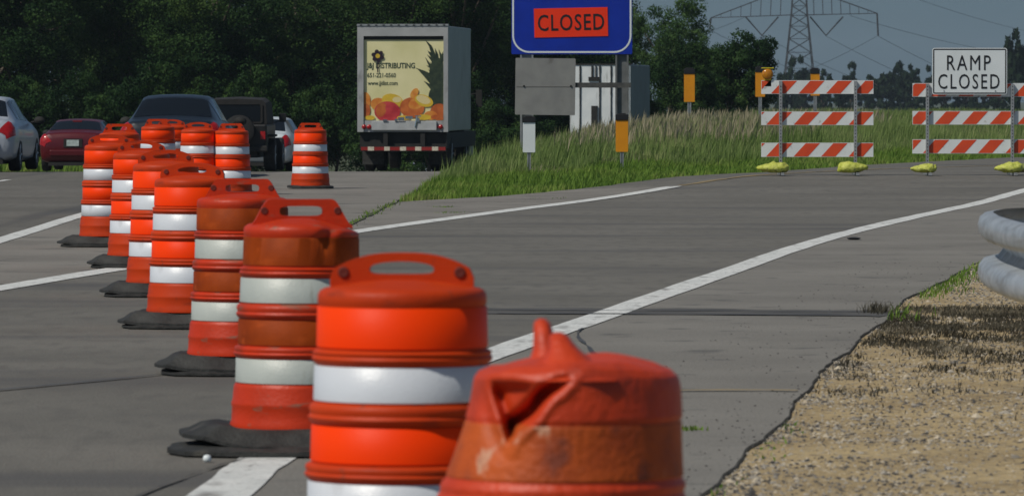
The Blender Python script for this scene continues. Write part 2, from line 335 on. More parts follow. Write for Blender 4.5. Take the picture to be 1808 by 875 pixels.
def grid(name, xs, ys, zf, m, label=None, kind='structure'):
    mb = MB(); nx = len(xs)
    mb.v = [(x, y, zf(x, y)) for y in ys for x in xs]
    mb.f = [(j*nx+i, j*nx+i+1, (j+1)*nx+i+1, (j+1)*nx+i) for j in range(len(ys)-1) for i in range(nx-1)]; mb.m = [0]*len(mb.f)
    o = mb.build(name, m, smooth=True); tag(o, kind=kind); return o
xs = [-3000,-1000,-300,-120,-60,-30,-20] + [ -16 + 0.8*i for i in range(58)] + [34,42,60,100,200,500,1200,3000]
ys = [-60,-20,0,10] + [14 + 3*i for i in range(62)] + [205,215,230,250,275,300,340,400,480,600,800,1000,1400,2200,4500]
grid('ground', xs, ys, soil, M['soil'])

def strip(name, y0, y1, fl, fr, off, m, step=2.0, nx=14, skirt=0.0):
    mb = MB(); n = int(math.ceil((y1 - y0) / step)); 
    cols = nx + 1
    for j in range(n + 1):
        y = y0 + (y1 - y0) * j / n; a, b = fl(y), max(fr(y), fl(y) + 0.001)
        for i in range(cols):
            x = a + (b - a) * i / nx; mb.v.append((x, y, h(x, y) + off))
    for j in range(n):
        for i in range(nx): mb.f.append((j*cols+i, j*cols+i+1, (j+1)*cols+i+1, (j+1)*cols+i))
    if skirt:
        for side in (0, nx):
            base = len(mb.v)
            for j in range(n + 1):
                v = mb.v[j*cols+side]; mb.v.append((v[0], v[1], v[2] - skirt))
            for j in range(n): mb.f.append((j*cols+side, base+j, base+j+1, (j+1)*cols+side))
    mb.m = [0] * len(mb.f)
    o = mb.build(name, m, smooth=False); tag(o, kind='structure'); return o
def wob(y, a=0.05, f=0.45, s=0.0): return a * mnoise.noise(Vector((y * f, s, 0.3))) + a*.35 * mnoise.noise(Vector((y * f * 5.1, s, 2.3)))
strip('road', 10, 320, lambda y: -12.6, lambda y: (xe(y) + wob(y, 0.055)) if y < 77.5 else xg(y) + wob(y, 0.15, 1), 0.0, M['asphalt'], 0.25, 24, 0.03)
strip('ramp_road', 77.5, 119, lambda y: xf(y) + wob(y, 0.12, 1), lambda y: xe(y), 0.0, M['ramp'], 1.0, 24, 0.09)
def catmull(pts, n=8):
    out = []
    P = [Vector(p) for p in pts]; P = [P[0]*2 - P[1]] + P + [P[-1]*2 - P[-2]]
    for k in range(1, len(P) - 2):
        for i in range(n):
            t = i / n; a, b, c, d = P[k-1], P[k], P[k+1], P[k+2]
            out.append(0.5 * (2*b + (c-a)*t + (2*a - 5*b + 4*c - d)*t*t + (3*b - a - 3*c + d)*t**3))
    out.append(P[-2]); return out
L1c = catmull([(a, b, 0) for a, b in L1]); L2c = catmull([(a, b, 0) for a, b in L2])
L1y = [(p.y, p.x) for p in L1c]; L2y = [(p.y, p.x) for p in L2c]
strip('ramp_lane', 16, 77.5, lambda y: interp(L1y, y) if y > 40 else -5.3 + (y-40)*0.14, lambda y: interp(L2y, y), 0.004, M['ramp'], 0.75, 14)
strip('gore_pavement', 44, 77.4, lambda y: max(-5.2, -5.2 + 0.0), lambda y: interp(L1y, y), 0.004, M['gore'], 0.75, 12)
strip('gore_pavement_end', 77.4, 118, lambda y: -5.2 + max(0, y-85)*0.03, lambda y: xg(y) + wob(y, 0.15, 1) + .01, 0.004, M['gore'], 0.5, 8)
strip('gore_sliver', 77.5, 86, lambda y: min(xf(y) + wob(y, 0.12, 1), interp(L1y, y)), lambda y: interp(L1y, y), 0.004, M['gore'], 0.5, 6)
strip('paved_shoulder', 14, 82, lambda y: interp(L2y, y), lambda y: xe(y) + wob(y, 0.055) - 0.005 if y < 77.5 else xe(y), 0.004, M['shoulder'], 0.25, 10)

def ribbon(name, pts, width, off, m, n=8, ragged=0.0, kind='structure'):
    c = catmull([(a, b, 0) for a, b in pts], n); mb = MB()
    c2 = []
    for a, b in zip(c, c[1:]):
        k = max(1, int((b - a).length / 0.4))
        for i in range(k): c2.append(a.lerp(b, i / k))
    c2.append(c[-1]); c = c2
    for i, p in enumerate(c):
        d = (c[min(i+1, len(c)-1)] - c[max(i-1, 0)]).normalized(); nrm = Vector((-d.y, d.x, 0))
        wv = width / 2
        for k in (-1, 0, 1):
            rg = ragged * mnoise.noise(Vector((i * 0.37, k * 9.1, 3.3))) if k else 0
            q = p + nrm * (k * (wv + rg)); mb.v.append((q.x, q.y, h(q.x, q.y) + off))
        if i: b = i * 3; mb.f += [(b-3, b-2, b+1, b), (b-2, b-1, b+2, b+1)]
    mb.m = [0] * len(mb.f)
    o = mb.build(name, m); tag(o, kind=kind); return o
ribbon('road_line', L2, 0.23, 0.009, M['paint'], ragged=0.015)
ribbon('road_line', L1, 0.26, 0.009, M['paint'], ragged=0.015)
ribbon('road_line', [(-5.05,30),(-5.1,45),(-5.16,57),(-5.25,70),(-5.2,85),(-4.9,104)], 0.21, 0.009, M['paint'], ragged=0.015)
ribbon('road_line', [(2.6,86.6),(4.3,93.6),(6.6,100.5),(10.0,107)], 0.14, 0.006, M['paint_yellow'], ragged=0.04)
for y0 in (58, 70.2, 82.4, 94.6): ribbon('lane_dash', [(-8.7,y0),(-8.68,y0+3),], 0.12, 0.006, M['paint'])
M['dark_grey'] = mat('dark_strip', (0.06,0.060,0.058), (0.12,0.115,0.105), 0.8, 3, 6, 0.2, 40, stretch=(0.6,2,1))
ribbon('dark_strip', [(-0.3,38.6),(0.6,38.5),(1.6,38.3),(2.58,38.05)], 1.0, 0.0075, M['dark_grey'], ragged=0.2)  # ragged band across the ramp, darker than the pavement around it
ribbon('dark_strip', [(-0.3,38.6),(0.6,38.55),(1.6,38.4),(2.53,38.2)], 0.05, 0.0125, M['line_dark'], ragged=0.04)
ribbon('pavement_line', [(-0.1,38.0),(0.9,37.9),(2.5,37.6)], 0.06, 0.0125, M['line_dark'], ragged=0.06)  # thin dark line along the near edge of the band
ribbon('pavement_line', [(0.62,28.1),(1.2,28.15),(1.42,28.1)], 0.06, 0.0125, M['paint_yellow'], ragged=0.02)  # pale transverse joint; the lines below are cracks
ribbon('pavement_line', [(-3.1,27.0),(-1.9,29.6),(-1.2,31.5)], 0.03, 0.0125, M['line_dark'], ragged=0.02)
ribbon('pavement_line', [(-1.5,19.5),(-1.25,21.8),(-1.08,22.9)], 0.008, 0.0125, M['dark_grey'], ragged=0.02)
ribbon('pavement_line', [(0.50,31.2),(0.44,33),(0.40,34.6),(0.44,35.6)], 0.016, 0.0125, M['line_dark'], ragged=0.02)
ribbon('pavement_line', [(-1.9,62.0),(-1.75,68),(-1.6,77)], 0.05, 0.0125, M['soil'], ragged=0.05)
strip('gravel_verge', 12, 76, lambda y: xe(y) - 0.05, lambda y: xe(y) + 9 + (y-12)*.2, -0.010, M['dirt'], 0.5, 60)
# uneven the dirt surface with real relief
dv = bpy.data.objects['gravel_verge'].data
for v in dv.vertices:
    x, y, z = v.co; k = ss(0.02, 0.5, x - xe(y))
    v.co.z = z + k * (0.006 * mnoise.noise(Vector((x*1.1, y*.7, 0))) + 0.008 * mnoise.noise(Vector((x*3.1, y*2.1, 4))) )

# ------------------------------------------------------------------ grass (stuff)
def blades(name, pts, mt, hts, wid, lean, kind='stuff', seed=1, shape='blade', rnd_bias=None):
    g = np.random.default_rng(seed); n = len(pts)
    P = np.array(pts); H = np.array(hts); W = wid * g.uniform(0.6, 1.4, n)
    az = g.uniform(0, math.pi, n); la = g.uniform(0, 2*math.pi, n); lv = H * g.uniform(0.05, 1, n) * lean
    dx, dy = np.cos(az) * W / 2, np.sin(az) * W / 2
    lx, ly = np.cos(la) * lv + 0.12 * H, np.sin(la) * lv
    V = np.zeros((n, 5, 3))
    w0, w1 = (1.0, 0.8) if shape == 'blade' else (0.5, 1.3)
    V[:, 0] = P; V[:, 0, 0] -= dx*w0; V[:, 0, 1] -= dy*w0
    V[:, 1] = P; V[:, 1, 0] += dx*w0; V[:, 1, 1] += dy*w0
    mid = P.copy(); mid[:, 0] += lx * 0.35; mid[:, 1] += ly * 0.35; mid[:, 2] += H * 0.58
    V[:, 2] = mid; V[:, 2, 0] += dx*w1; V[:, 2, 1] += dy*w1
    V[:, 3] = mid; V[:, 3, 0] -= dx*w1; V[:, 3, 1] -= dy*w1
    V[:, 4] = P; V[:, 4, 0] += lx; V[:, 4, 1] += ly; V[:, 4, 2] += H
    me = bpy.data.meshes.new(name); me.vertices.add(n*5); me.vertices.foreach_set('co', V.reshape(-1))
    idx = np.zeros((n, 7), dtype=np.int32); b = np.arange(n) * 5
    for k, o_ in enumerate((0,1,2,3,3,2,4)): idx[:, k] = b + o_
    me.loops.add(n*7); me.loops.foreach_set('vertex_index', idx.reshape(-1))
    me.polygons.add(n*2)
    st = np.zeros((n, 2), dtype=np.int32); st[:, 0] = np.arange(n)*7; st[:, 1] = np.arange(n)*7 + 4
    me.polygons.foreach_set('loop_start', st.reshape(-1))
    me.update(calc_edges=True); me.validate()
    at = me.attributes.new('rnd', 'FLOAT', 'FACE'); r = g.uniform(0, 1, n) if rnd_bias is None else np.clip(g.uniform(0, 1, n) * .6 + np.array(rnd_bias), 0, 1)
    at.data.foreach_set('value', np.repeat(r, 2))
    me.materials.append(mt); o = bpy.data.objects.new(name, me); COL.objects.link(o); tag(o, kind=kind); return o

def in_island(x, y, m=0.0):
    return y > 77.7 + m and x > xg(y) + m * 0.3 + 0.02 and y > yf(x) + m
pts, hs = [], []
tall, th, dry, dh, dead, deh = [], [], [], [], [], []
g = random.Random(3)
for _ in range(230000):
    y = 77 + 75 * g.random() ** 1.35; x = xg(y) + (px(1830, y) - xg(y)) * g.random()
    if not in_island(x, y): continue
    d = min(y - yf(x), (x - xg(y)) * 5 + 4)
    nn = mnoise.noise(Vector((x * 0.6, y * 0.12, 1.7)))
    base = (x, y, soil(x, y))
    bare = ss(0.25, 0.4, mnoise.noise(Vector((x * 0.7 + 3, y * 0.16, 8.1))))
    ed = (y - yf(x)) * 1.0
    if ed < 9 + 5 * nn + 3 * ss(4, -1, x):
        if g.random() < 0.85: pts.append(base); hs.append(0.05 + 0.13 * g.random() + 0.10 * ss(3, 10, ed))
    else:
        f = ss(9, 22, ed + 4 * nn) * ss(-0.4, 0.9, x - xg(y))
        cl = mnoise.noise(Vector((x * 3.2, y * 0.55, 4.4)))
        ht = 0.17 + f * (0.28 + 0.15 * nn + 0.22 * cl) + 0.10 * g.random() + 0.30 * g.random() ** 7
        if bare > 0.5 and g.random() < 0.7:
            dead.append(base); deh.append(0.1 + 0.2 * g.random())
        else:
            tall.append(base); th.append(ht)
        if f > 0.75 and g.random() < 0.10 * ss(0.5, 2.6, x) * ss(7.5, 5.5, x): dry.append((x, y, base[2] + ht * 0.7)); dh.append(0.2 + 0.22 * g.random())
blades('short_grass', pts, M['grass_low'], hs, 0.018, 0.5, seed=2)
blades('tall_grass', tall, M['grass_tall'], th, 0.016, 0.28, seed=3)
blades('dead_grass', dead, M['grass_dry'], deh, 0.014, 0.6, seed=4)
blades('grass_seed_heads', dry, M['grass_dry'], dh, 0.022, 0.3, seed=5, shape='plume')
# field behind: coarser
pts, hs, dry, dh = [], [], [], []
for _ in range(60000):
    y = 150 + 170 * g.random() ** 1.3; x = px(880, y) + (px(1830, y) - px(880, y)) * g.random()
    if x < xg(y) + 0.3: continue
    nn = mnoise.noise(Vector((x * 0.3, y * 0.05, 5)))
    pts.append((x, y, soil(x, y))); hs.append(0.35 + 0.3 * g.random() + 0.2 * nn)
    if g.random() < 0.10 * ss(0.068, 0.062, x / y) and y < 200: dry.append((x, y, soil(x, y) + 0.35)); dh.append(0.3 + 0.25 * g.random())
blades('field_grass', pts, M['grass_tall'], hs, 0.035, 0.3, seed=6)
blades('field_seed_heads', dry, M['grass_dry'], dh, 0.035, 0.3, seed=7, shape='plume')
# left bank and far verge
pts, hs = [], []
for _ in range(26000):
    y = 85 + 110 * g.random(); x = -12.7 - 9 * g.random() ** 1.5
    pts.append((x, y, soil(x, y))); hs.append(0.12 + 0.25 * g.random())
for _ in range(12000):
    y = 155 + 45 * g.random(); x = -1.0 + 5 * g.random()
    if x > xg(y): pts.append((x, y, soil(x, y))); hs.append(0.3 + 0.3 * g.random())
blades('verge_grass', pts, M['grass_low'], hs, 0.03, 0.4, seed=8)
# weeds along the pavement edge and in the cracks
pts, hs = [], []
for y0, y1, n, hh, sp in ((41, 54, 800, 0.05, 0.12), (23, 26, 50, 0.02, 0.06), (37.0, 38.4, 50, 0.08, 0.10), (16, 22, 60, 0.03, 0.05), (54, 74, 1500, 0.14, 1.2)):
    for _ in range(n):
        y = y0 + (y1 - y0) * g.random(); x = xe(y) + abs(g.gauss(0, sp)) + 0.02; pts.append((x, y, h(x, y) - 0.015)); hs.append(hh * g.uniform(0.4, 1.4))
for _ in range(260):
    y = 63 + 14 * g.random(); x = interp([(62,-1.9),(68,-1.75),(77,-1.6)], y) + g.gauss(0, 0.05)
    if mnoise.noise(Vector((y*.9, 0, 0))) > -0.05: pts.append((x, y, 0.0)); hs.append(0.02 + 0.04 * g.random())
for cx_, cy_, n, sp in ((0.8, 24.9, 40, 0.03), (-.75, 70.5, 50, .1), (-.9, 74, 60, .1), (.6,80,60,.15)):
    for _ in range(n): pts.append((cx_ + g.gauss(0, sp), cy_ + g.gauss(0, sp*1.5), 0.0)); hs.append(0.008 + 0.02 * g.random())
blades('weeds', pts, M['grass_low'], hs, 0.010, 0.8, seed=9)
# dry debris by the dark strip and dead stalks on the dirt
pts, hs = [], []
for _ in range(260):
    pts.append((2.47 + g.gauss(0, 0.05), 38.3 + g.gauss(0, 0.18), -0.02)); hs.append(0.04 + 0.07 * g.random())
for _ in range(110000):
    y = 25.0 + 14.5 * g.random() ** 0.55; x = xe(y) + 0.03 + 2.6 * g.random()
    if mnoise.noise(Vector((x * 2.6, y * 0.9, 2))) + .5*mnoise.noise(Vector((x * 9, y * 3, 2))) > -0.02 + 0.75*ss(36.0,27.0,y) + 0.34 * g.gauss(0, 1): pts.append((x, y, h(x, y) - 0.012 + ss(0.02, 0.5, x-xe(y)) * 0.006 * mnoise.noise(Vector((x*1.1, y*.7, 0))))); hs.append(0.008 + 0.034 * g.random() ** 2)
M['stalk'] = blade_mat('dead_stalks', [(0.03,0.027,0.02),(0.06,0.055,0.04),(0.12,0.11,0.08),(0.35,0.31,0.23)], 0.8)
blades('dead_stalks', pts, M['stalk'], hs, 0.007, 0.9, seed=10)

# ------------------------------------------------------------------ gravel stones (stuff)
def stones(name, n, seed):
    g = random.Random(seed); mb = MB(); mats_ = [M['stone'], mat('dark_stones', (0.05,0.048,0.045), (0.09,0.085,0.08), 0.85, 3), mat('pale_stones', (0.55,0.48,0.36), (0.42,0.35,0.25), 0.85, 3)]
    T = [(1,0,0),(0.3,0.95,0),(-0.8,0.6,0),(-0.8,-0.6,0),(0.3,-0.95,0),(0.1,0.1,0.75)]
    for _ in range(n):
        y = 17 + 36 * g.random() ** 1.6; x = xe(y) + (px(1840, y) - xe(y)) * g.random() if g.random() < .8 else xe(y) + abs(g.gauss(0, 0.10)) - .03
        if mnoise.noise(Vector((x * 1.2, y * 0.5, 7))) < -0.15 and g.random() < 0.7: continue
        s = 0.003 + 0.009 * g.random() ** 2.5 + (0.018 * g.random() if g.random() < 0.012 else 0); a = g.random() * 6.28; z = h(x, y) - 0.009 + ss(0.02, 0.5, x-xe(y)) * (0.006 * mnoise.noise(Vector((x*1.1, y*.7, 0))) + 0.008 * mnoise.noise(Vector((x*3.1, y*2.1, 4))))
        ca, sa = math.cos(a), math.sin(a); sx_ = s * g.uniform(0.7, 1.5); sz = s * g.uniform(0.6, 1.2)
        vs_ = [(x + (p[0]*ca - p[1]*sa) * sx_, y + (p[0]*sa + p[1]*ca) * s, z + p[2] * sz) for p in T]
        mb.add(vs_, [(0,1,5),(1,2,5),(2,3,5),(3,4,5),(4,0,5)], g.choice([0,0,1,1,2]))
    for _ in range(500):   # loose grit on the paved shoulder
        y = 20 + 30 * g.random() ** 1.5; x = xe(y) - 0.9 * g.random() ** 1.8; s = 0.003 + 0.006 * g.random()
        vs_ = [(x + p[0]*s, y + p[1]*s, 0.005 + p[2]*s) for p in T]; mb.add(vs_, [(0,1,5),(1,2,5),(2,3,5),(3,4,5),(4,0,5)], 1)
    o = mb.build(name, mats_); tag(o, kind='stuff'); return o
stones('gravel', 42000, 5)

# ------------------------------------------------------------------ trees
def crown_mesh(name, seed, rx, ry, rz, cz, nclump, per, leaf, mt, lobes=5, sparse=0.55):
    g = np.random.default_rng(seed); C = []
    lob = [(g.uniform(-.5,.5), g.uniform(-.5,.5), g.uniform(-.6,.6), g.uniform(.45,.75)) for _ in range(lobes)] + [(0,0,0,.75)]
    tries = 0
    while len(C) < nclump and tries < nclump*40:
        tries += 1
        l = lob[g.integers(len(lob))]; d = g.normal(size=3); d /= np.linalg.norm(d); r = l[3] * g.uniform(0.55, 1.0)
        C.append((l[0] + d[0]*r, l[1] + d[1]*r, l[2] + d[2]*r))
    C = np.array(C) * np.array([rx, ry, rz]); C[:, 2] += cz
    n = len(C) * per; cs = g.uniform(0.5, 1.0, len(C)) * rx * 0.24
    D = g.normal(size=(n, 3)); D /= np.linalg.norm(D, axis=1)[:, None]
    P = np.repeat(C, per, axis=0) + D * (np.repeat(cs, per) * g.uniform(0.3, 1.0, n) ** 0.6)[:, None] * np.array([1, 1, 0.75])
    A = g.normal(size=(n, 3)); A /= np.linalg.norm(A, axis=1)[:, None]
    B = np.cross(A, D); B /= (np.linalg.norm(B, axis=1)[:, None] + 1e-6)
    S = (leaf * g.uniform(0.6, 1.4, n))[:, None]
    V = np.zeros((n, 4, 3)); V[:, 0] = P - A*S; V[:, 1] = P - B*S*0.6; V[:, 2] = P + A*S; V[:, 3] = P + B*S*0.6
    me = bpy.data.meshes.new(name); me.vertices.add(n*4); me.vertices.foreach_set('co', V.reshape(-1))
    me.loops.add(n*4); me.loops.foreach_set('vertex_index', np.arange(n*4, dtype=np.int32))
    me.polygons.add(n); me.polygons.foreach_set('loop_start', np.arange(n, dtype=np.int32)*4); me.update(calc_edges=True); me.validate()
    at = me.attributes.new('rnd', 'FLOAT', 'FACE')
    cr_ = np.repeat(g.uniform(0, 1, len(C)), per) * 0.6 + g.uniform(0, 1, n) * 0.4
    at.data.foreach_set('value', cr_); me.materials.append(mt); return me, C
def trunk_mesh(name, seed, hh, r, C):
    g = random.Random(seed); mb = MB(); pts_ = []; x = y = 0
    for k in range(7): pts_.append((x, y, hh * k / 6)); x += g.uniform(-.15, .15); y += g.uniform(-.15, .15)
    mb.tube(pts_, [r * (1.25 if k == 0 else 1 - k / 7.5) for k in range(7)], 8)
    for i in range(14):
        c = C[g.randrange(len(C))]; k = g.uniform(0.3, 0.9); a = Vector(pts_[min(6, int(k*6))]); b = Vector(c)
        mid = a.lerp(b, 0.5) + Vector((0, 0, -0.1 * hh * .3)); mb.tube([a, mid, b], [r*.4, r*.25, r*.06], 5)
    me_o = mb.build('trunk', M['bark'], smooth=True); me = me_o.data; bpy.data.objects.remove(me_o); return me
KINDS = {}
def kind_tree(key, seed, rx, ry, rz, cz, nclump, per, leaf, mt, hh, r):
    cm, C = crown_mesh('crown', seed, rx, ry, rz, cz, nclump, per, leaf, mt); KINDS[key] = (cm, trunk_mesh('trunk', seed, hh, r, C))
for i in range(4): kind_tree(('wood', i), 20+i, 3.4, 3.0, 5.6, 6.2, 210, 300, 0.048, M['leaf_dark'], 8, 0.22)
for i in range(2): kind_tree(('mid', i), 40+i, 2.5, 2.4, 3.0, 3.9, 150, 320, 0.046, M['leaf_mid'], 5, 0.16)
for i in range(3): kind_tree(('far', i), 60+i, 3.4, 3.2, 3.2, 4.6, 60, 60, 0.28, M['leaf_far'], 6, 0.25)
for i in range(2): kind_tree(('bush', i), 80+i, 2.2, 1.8, 1.9, 1.5, 110, 260, 0.048, M['leaf_dark'], 2, 0.08)
def tree(key, x, y, sx_, sz, label, group, rz=0.0, name='tree', cat='tree', dz=0.0):
    t = empty(name, (x, y, soil(x, y) - 0.05 + dz), rz); tag(t, label, cat, group)
    cm, tm = KINDS[key]
    for nm, me in (('crown', cm), ('trunk', tm)):
        o = bpy.data.objects.new(nm, me); COL.objects.link(o); o.parent = t
    t.scale = (sx_, sx_, sz); return t
g = random.Random(12)
WG = 'trees of the dark wood behind the traffic'; WL = 'dark green broadleaf tree in the dense wood behind the vehicles'
k = 0
for row, (yy, x0, x1, n) in enumerate(((222, -22, 1.8, 8), (246, -24, 2.2, 8), (270, -27, 2.4, 8))):
    for i in range(n):
        x = x0 + (x1 - x0) * i / (n - 1) + g.uniform(-.7, .7)
        tree(('wood', k % 4), x, yy + g.uniform(-5, 5), g.uniform(.95, 1.2), g.uniform(.95, 1.15) + 0.08 * row, WL, WG, g.uniform(0, 6)); k += 1
BL = 'low dark green shrub at the foot of the dense wood'; BG = 'shrubs at the foot of the wood'
for i in range(17):
    x = -22 + 31 * i / 16 + g.uniform(-.5, .5)
    tree(('bush', i % 2), x, (206 if x < 0.5 else 226) + g.uniform(-5, 5), g.uniform(.8, 1.1), g.uniform(.8, 1.2), BL, BG, g.uniform(0, 6), 'shrub', 'shrub')
def tp(key, pxx, ytop, d, wpx, label, name='tree', group=None, rz=0.0):
    x = px(pxx, d); zt = pz(ytop, d); z0 = soil(x, d)
    H = {'wood': 11.8, 'mid': 6.9, 'far': 7.8, 'bush': 3.4}[key[0]]; Wd = {'wood': 6.8, 'mid': 5.0, 'far': 6.8, 'bush': 4.4}[key[0]]
    return tree(key, x, d, wpx * d / FPX / Wd, (zt - z0) / H, label, group, rz, name)
tp(('mid', 0), 1184, -12, 262, 195, 'tall mid green tree to the right of the blue sign')
tp(('mid', 1), 1230, 52, 258, 112, 'shorter green tree leaning out behind the lone yellow marker', rz=1.0)
tp(('mid', 0), 1284, 86, 266, 78, 'small green tree at the right end of the clump, just left of the pylon', rz=2.0)
tp(('mid', 1), 1100, -10, 270, 130, 'green tree rising behind the right post of the blue sign', rz=2.6)
FG = 'far treeline trees under the pylon'
far = [(1325,122,700,60),(1350,132,760,50),(1388,118,840,52),(1418,108,880,60),(1450,126,860,48),(1482,142,800,44),(1502,116,900,34),(1530,140,900,44),(1560,120,870,66),(1586,118,900,50),(1612,112,860,56),(1640,138,840,50),(1668,120,860,56),(1700,112,860,60),(1735,118,850,60),(1765,105,820,56),(1800,58,700,62)]
flabels = {1502: 'dark far tree standing apart in the gap left of the ramp sign', 1800: 'tall dark far tree at the right edge behind the ramp sign', 1325: 'dark far tree just left of the pylon legs'}
for i, (a, b, d, wd) in enumerate(far):
    tp(('far', i % 3), a, b, d, wd * 1.15, flabels.get(a, 'blue dark tree in the distant treeline under the power lines'), group=None if a in flabels else FG, rz=i * 1.3)

# ------------------------------------------------------------------ pylon and lines
PD = 1000.0
def pp(x, y, dd=0.0): return Vector((px(x, PD), PD + dd, pz(y, PD)))
py_x = px(1408, PD); base_z = soil(py_x, PD)
pylon = empty('pylon', (py_x, PD, base_z)); tag(pylon, 'tall steel lattice power pylon with wide arms above the treeline', 'pylon')
off = Vector((-py_x, -PD, -base_z))
mb = MB(); r0 = 0.10
def bb(a, b, r=r0): mb.bar(a + off, b + off, r, n=4)
ztop, zb = 22.0, base_z
def hw(z): return 1.35 + (16 - z) * 0.105 if z < 16 else max(0.9, 1.35 - (z - 16) * 0.05)
lv = [zb + 0.01, 0.0, 3.0, 6.0, 8.8, 11.2, 13.4, 15.3, 17.0, 19.0, ztop + 4]
cx0 = py_x
def cn(z, sx_, sy_): w_ = hw(z); return Vector((cx0 + sx_ * w_ + 0.3, PD + sy_ * w_, z))
for a, b in zip(lv, lv[1:]):
    for sx_, sy_ in ((-1,-1),(1,-1),(1,1),(-1,1)):
        bb(cn(a, sx_, sy_), cn(b, sx_, sy_), 0.13)
    for (p, q) in (((-1,-1),(1,-1)), ((-1,1),(1,1)), ((-1,-1),(-1,1)), ((1,-1),(1,1))):
        bb(cn(a, *p), cn(b, *q), 0.06); bb(cn(a, *q), cn(b, *p), 0.06); bb(cn(b, *p), cn(b, *q), 0.05)
mb.build('tower', M['pylon'], pylon)
for sgn, tip, low in ((-1, (1255, 32), 52), (1, (1548, 24), 64)):
    mb = MB(); tipv = pp(*tip)
    for dy in (-1, 1):
        r_in = pp(1408 + sgn * 13, 27, dy * 1.2); top = pp(1408 + sgn * 11, -22, dy * 1.0)
        bb(tipv, r_in, 0.09); bb(tipv, top, 0.12)
        prev = None
        for k in range(1, 8):
            lo_ = tipv.lerp(r_in, k / 8); up = tipv.lerp(top, k / 8); bb(lo_, up, 0.05)
            if prev is not None: bb(prev, up if k % 2 else lo_, 0.05)
            prev = lo_ if k % 2 else up
    mb.build('cross_arm', M['pylon'], pylon)
    mb = MB(); mb.tube([pp(tip[0], tip[1]) + off, pp(tip[0] + sgn * 2, low) + off], 0.16, 6); mb.build('insulator', M['pylon'], pylon)
    for vx, l, r_ in ((1345 if sgn < 0 else 1458, 1316 if sgn < 0 else 1430, 1374 if sgn < 0 else 1488),):
        mb = MB(); mb.tube([pp(l, 30) + off, pp(vx, 63) + off, pp(r_, 30) + off], 0.15, 6); mb.build('insulator', M['pylon'], pylon)
def wire(a, b, sag, label, r=0.035):
    pts_ = [a.lerp(b, t / 24) + Vector((0, 0, -sag * 4 * (t/24) * (1 - t/24))) for t in range(25)]
    m2 = MB(); m2.tube([p - pts_[0] for p in pts_], r, 5); o = m2.build('power_line', M['wire']); o.location = pts_[0]
    tag(o, label, 'power line', 'power lines hung from the pylon'); return o
def far_pt(x, y, d): return Vector((px(x, d), d, pz(y, d)))
wl = 'thin power line sagging away from the pylon arms across the grey sky'
wire(pp(1550, 64), far_pt(1990, 215, 1300), 3, wl); wire(pp(1458, 64), far_pt(1900, 215, 1300), 3, wl)
wire(pp(1345, 64), far_pt(1800, 205, 1300), 3, wl); wire(pp(1253, 53), far_pt(1700, 200, 1300), 3, wl)
wire(pp(1500, 28), far_pt(2060, 110, 1300), 3, 'power line running right from the inner end of the pylon arm'); wire(pp(1470, -60), far_pt(2020, 85, 1300), 3, 'upper power line crossing the top right of the sky')
wire(pp(1548, 64), far_pt(1100, 210, 700), 2, wl); wire(pp(1345, 64), far_pt(1080, 150, 700), 2, wl); wire(pp(1316, 30), far_pt(1080, 88, 700), 1, wl)

# ------------------------------------------------------------------ traffic drums
R_B = [(0.305,0.045),(0.306,0.06),(0.300,0.075),(0.297,0.13),(0.300,0.14),(0.300,0.15),(0.295,0.16),(0.290,0.215),(0.286,0.228),(0.279,0.234),(0.276,0.345),(0.286,0.352),(0.290,0.362),(0.283,0.370),(0.288,0.382),(0.284,0.390),(0.268,0.396),
       (0.265,0.512),(0.275,0.520),(0.279,0.532),(0.272,0.542),(0.277,0.556),(0.273,0.568),(0.259,0.577),(0.256,0.69),(0.264,0.697),(0.268,0.708),(0.262,0.716),(0.266,0.726),(0.250,0.735),(0.247,0.866),
       (0.250,0.872),(0.249,0.896),(0.243,0.908),(0.229,0.916),(0.19,0.923),(0.12,0.935),(0.05,0.941),(0.001,0.942)]
BANDS = [('orange_band', 0.740, 0.862, 0.2505, 0.2475), ('white_band', 0.581, 0.687, 0.2590, 0.2562), ('orange_band', 0.400, 0.509, 0.2683, 0.2652), ('white_band', 0.237, 0.342, 0.2792, 0.2762)]
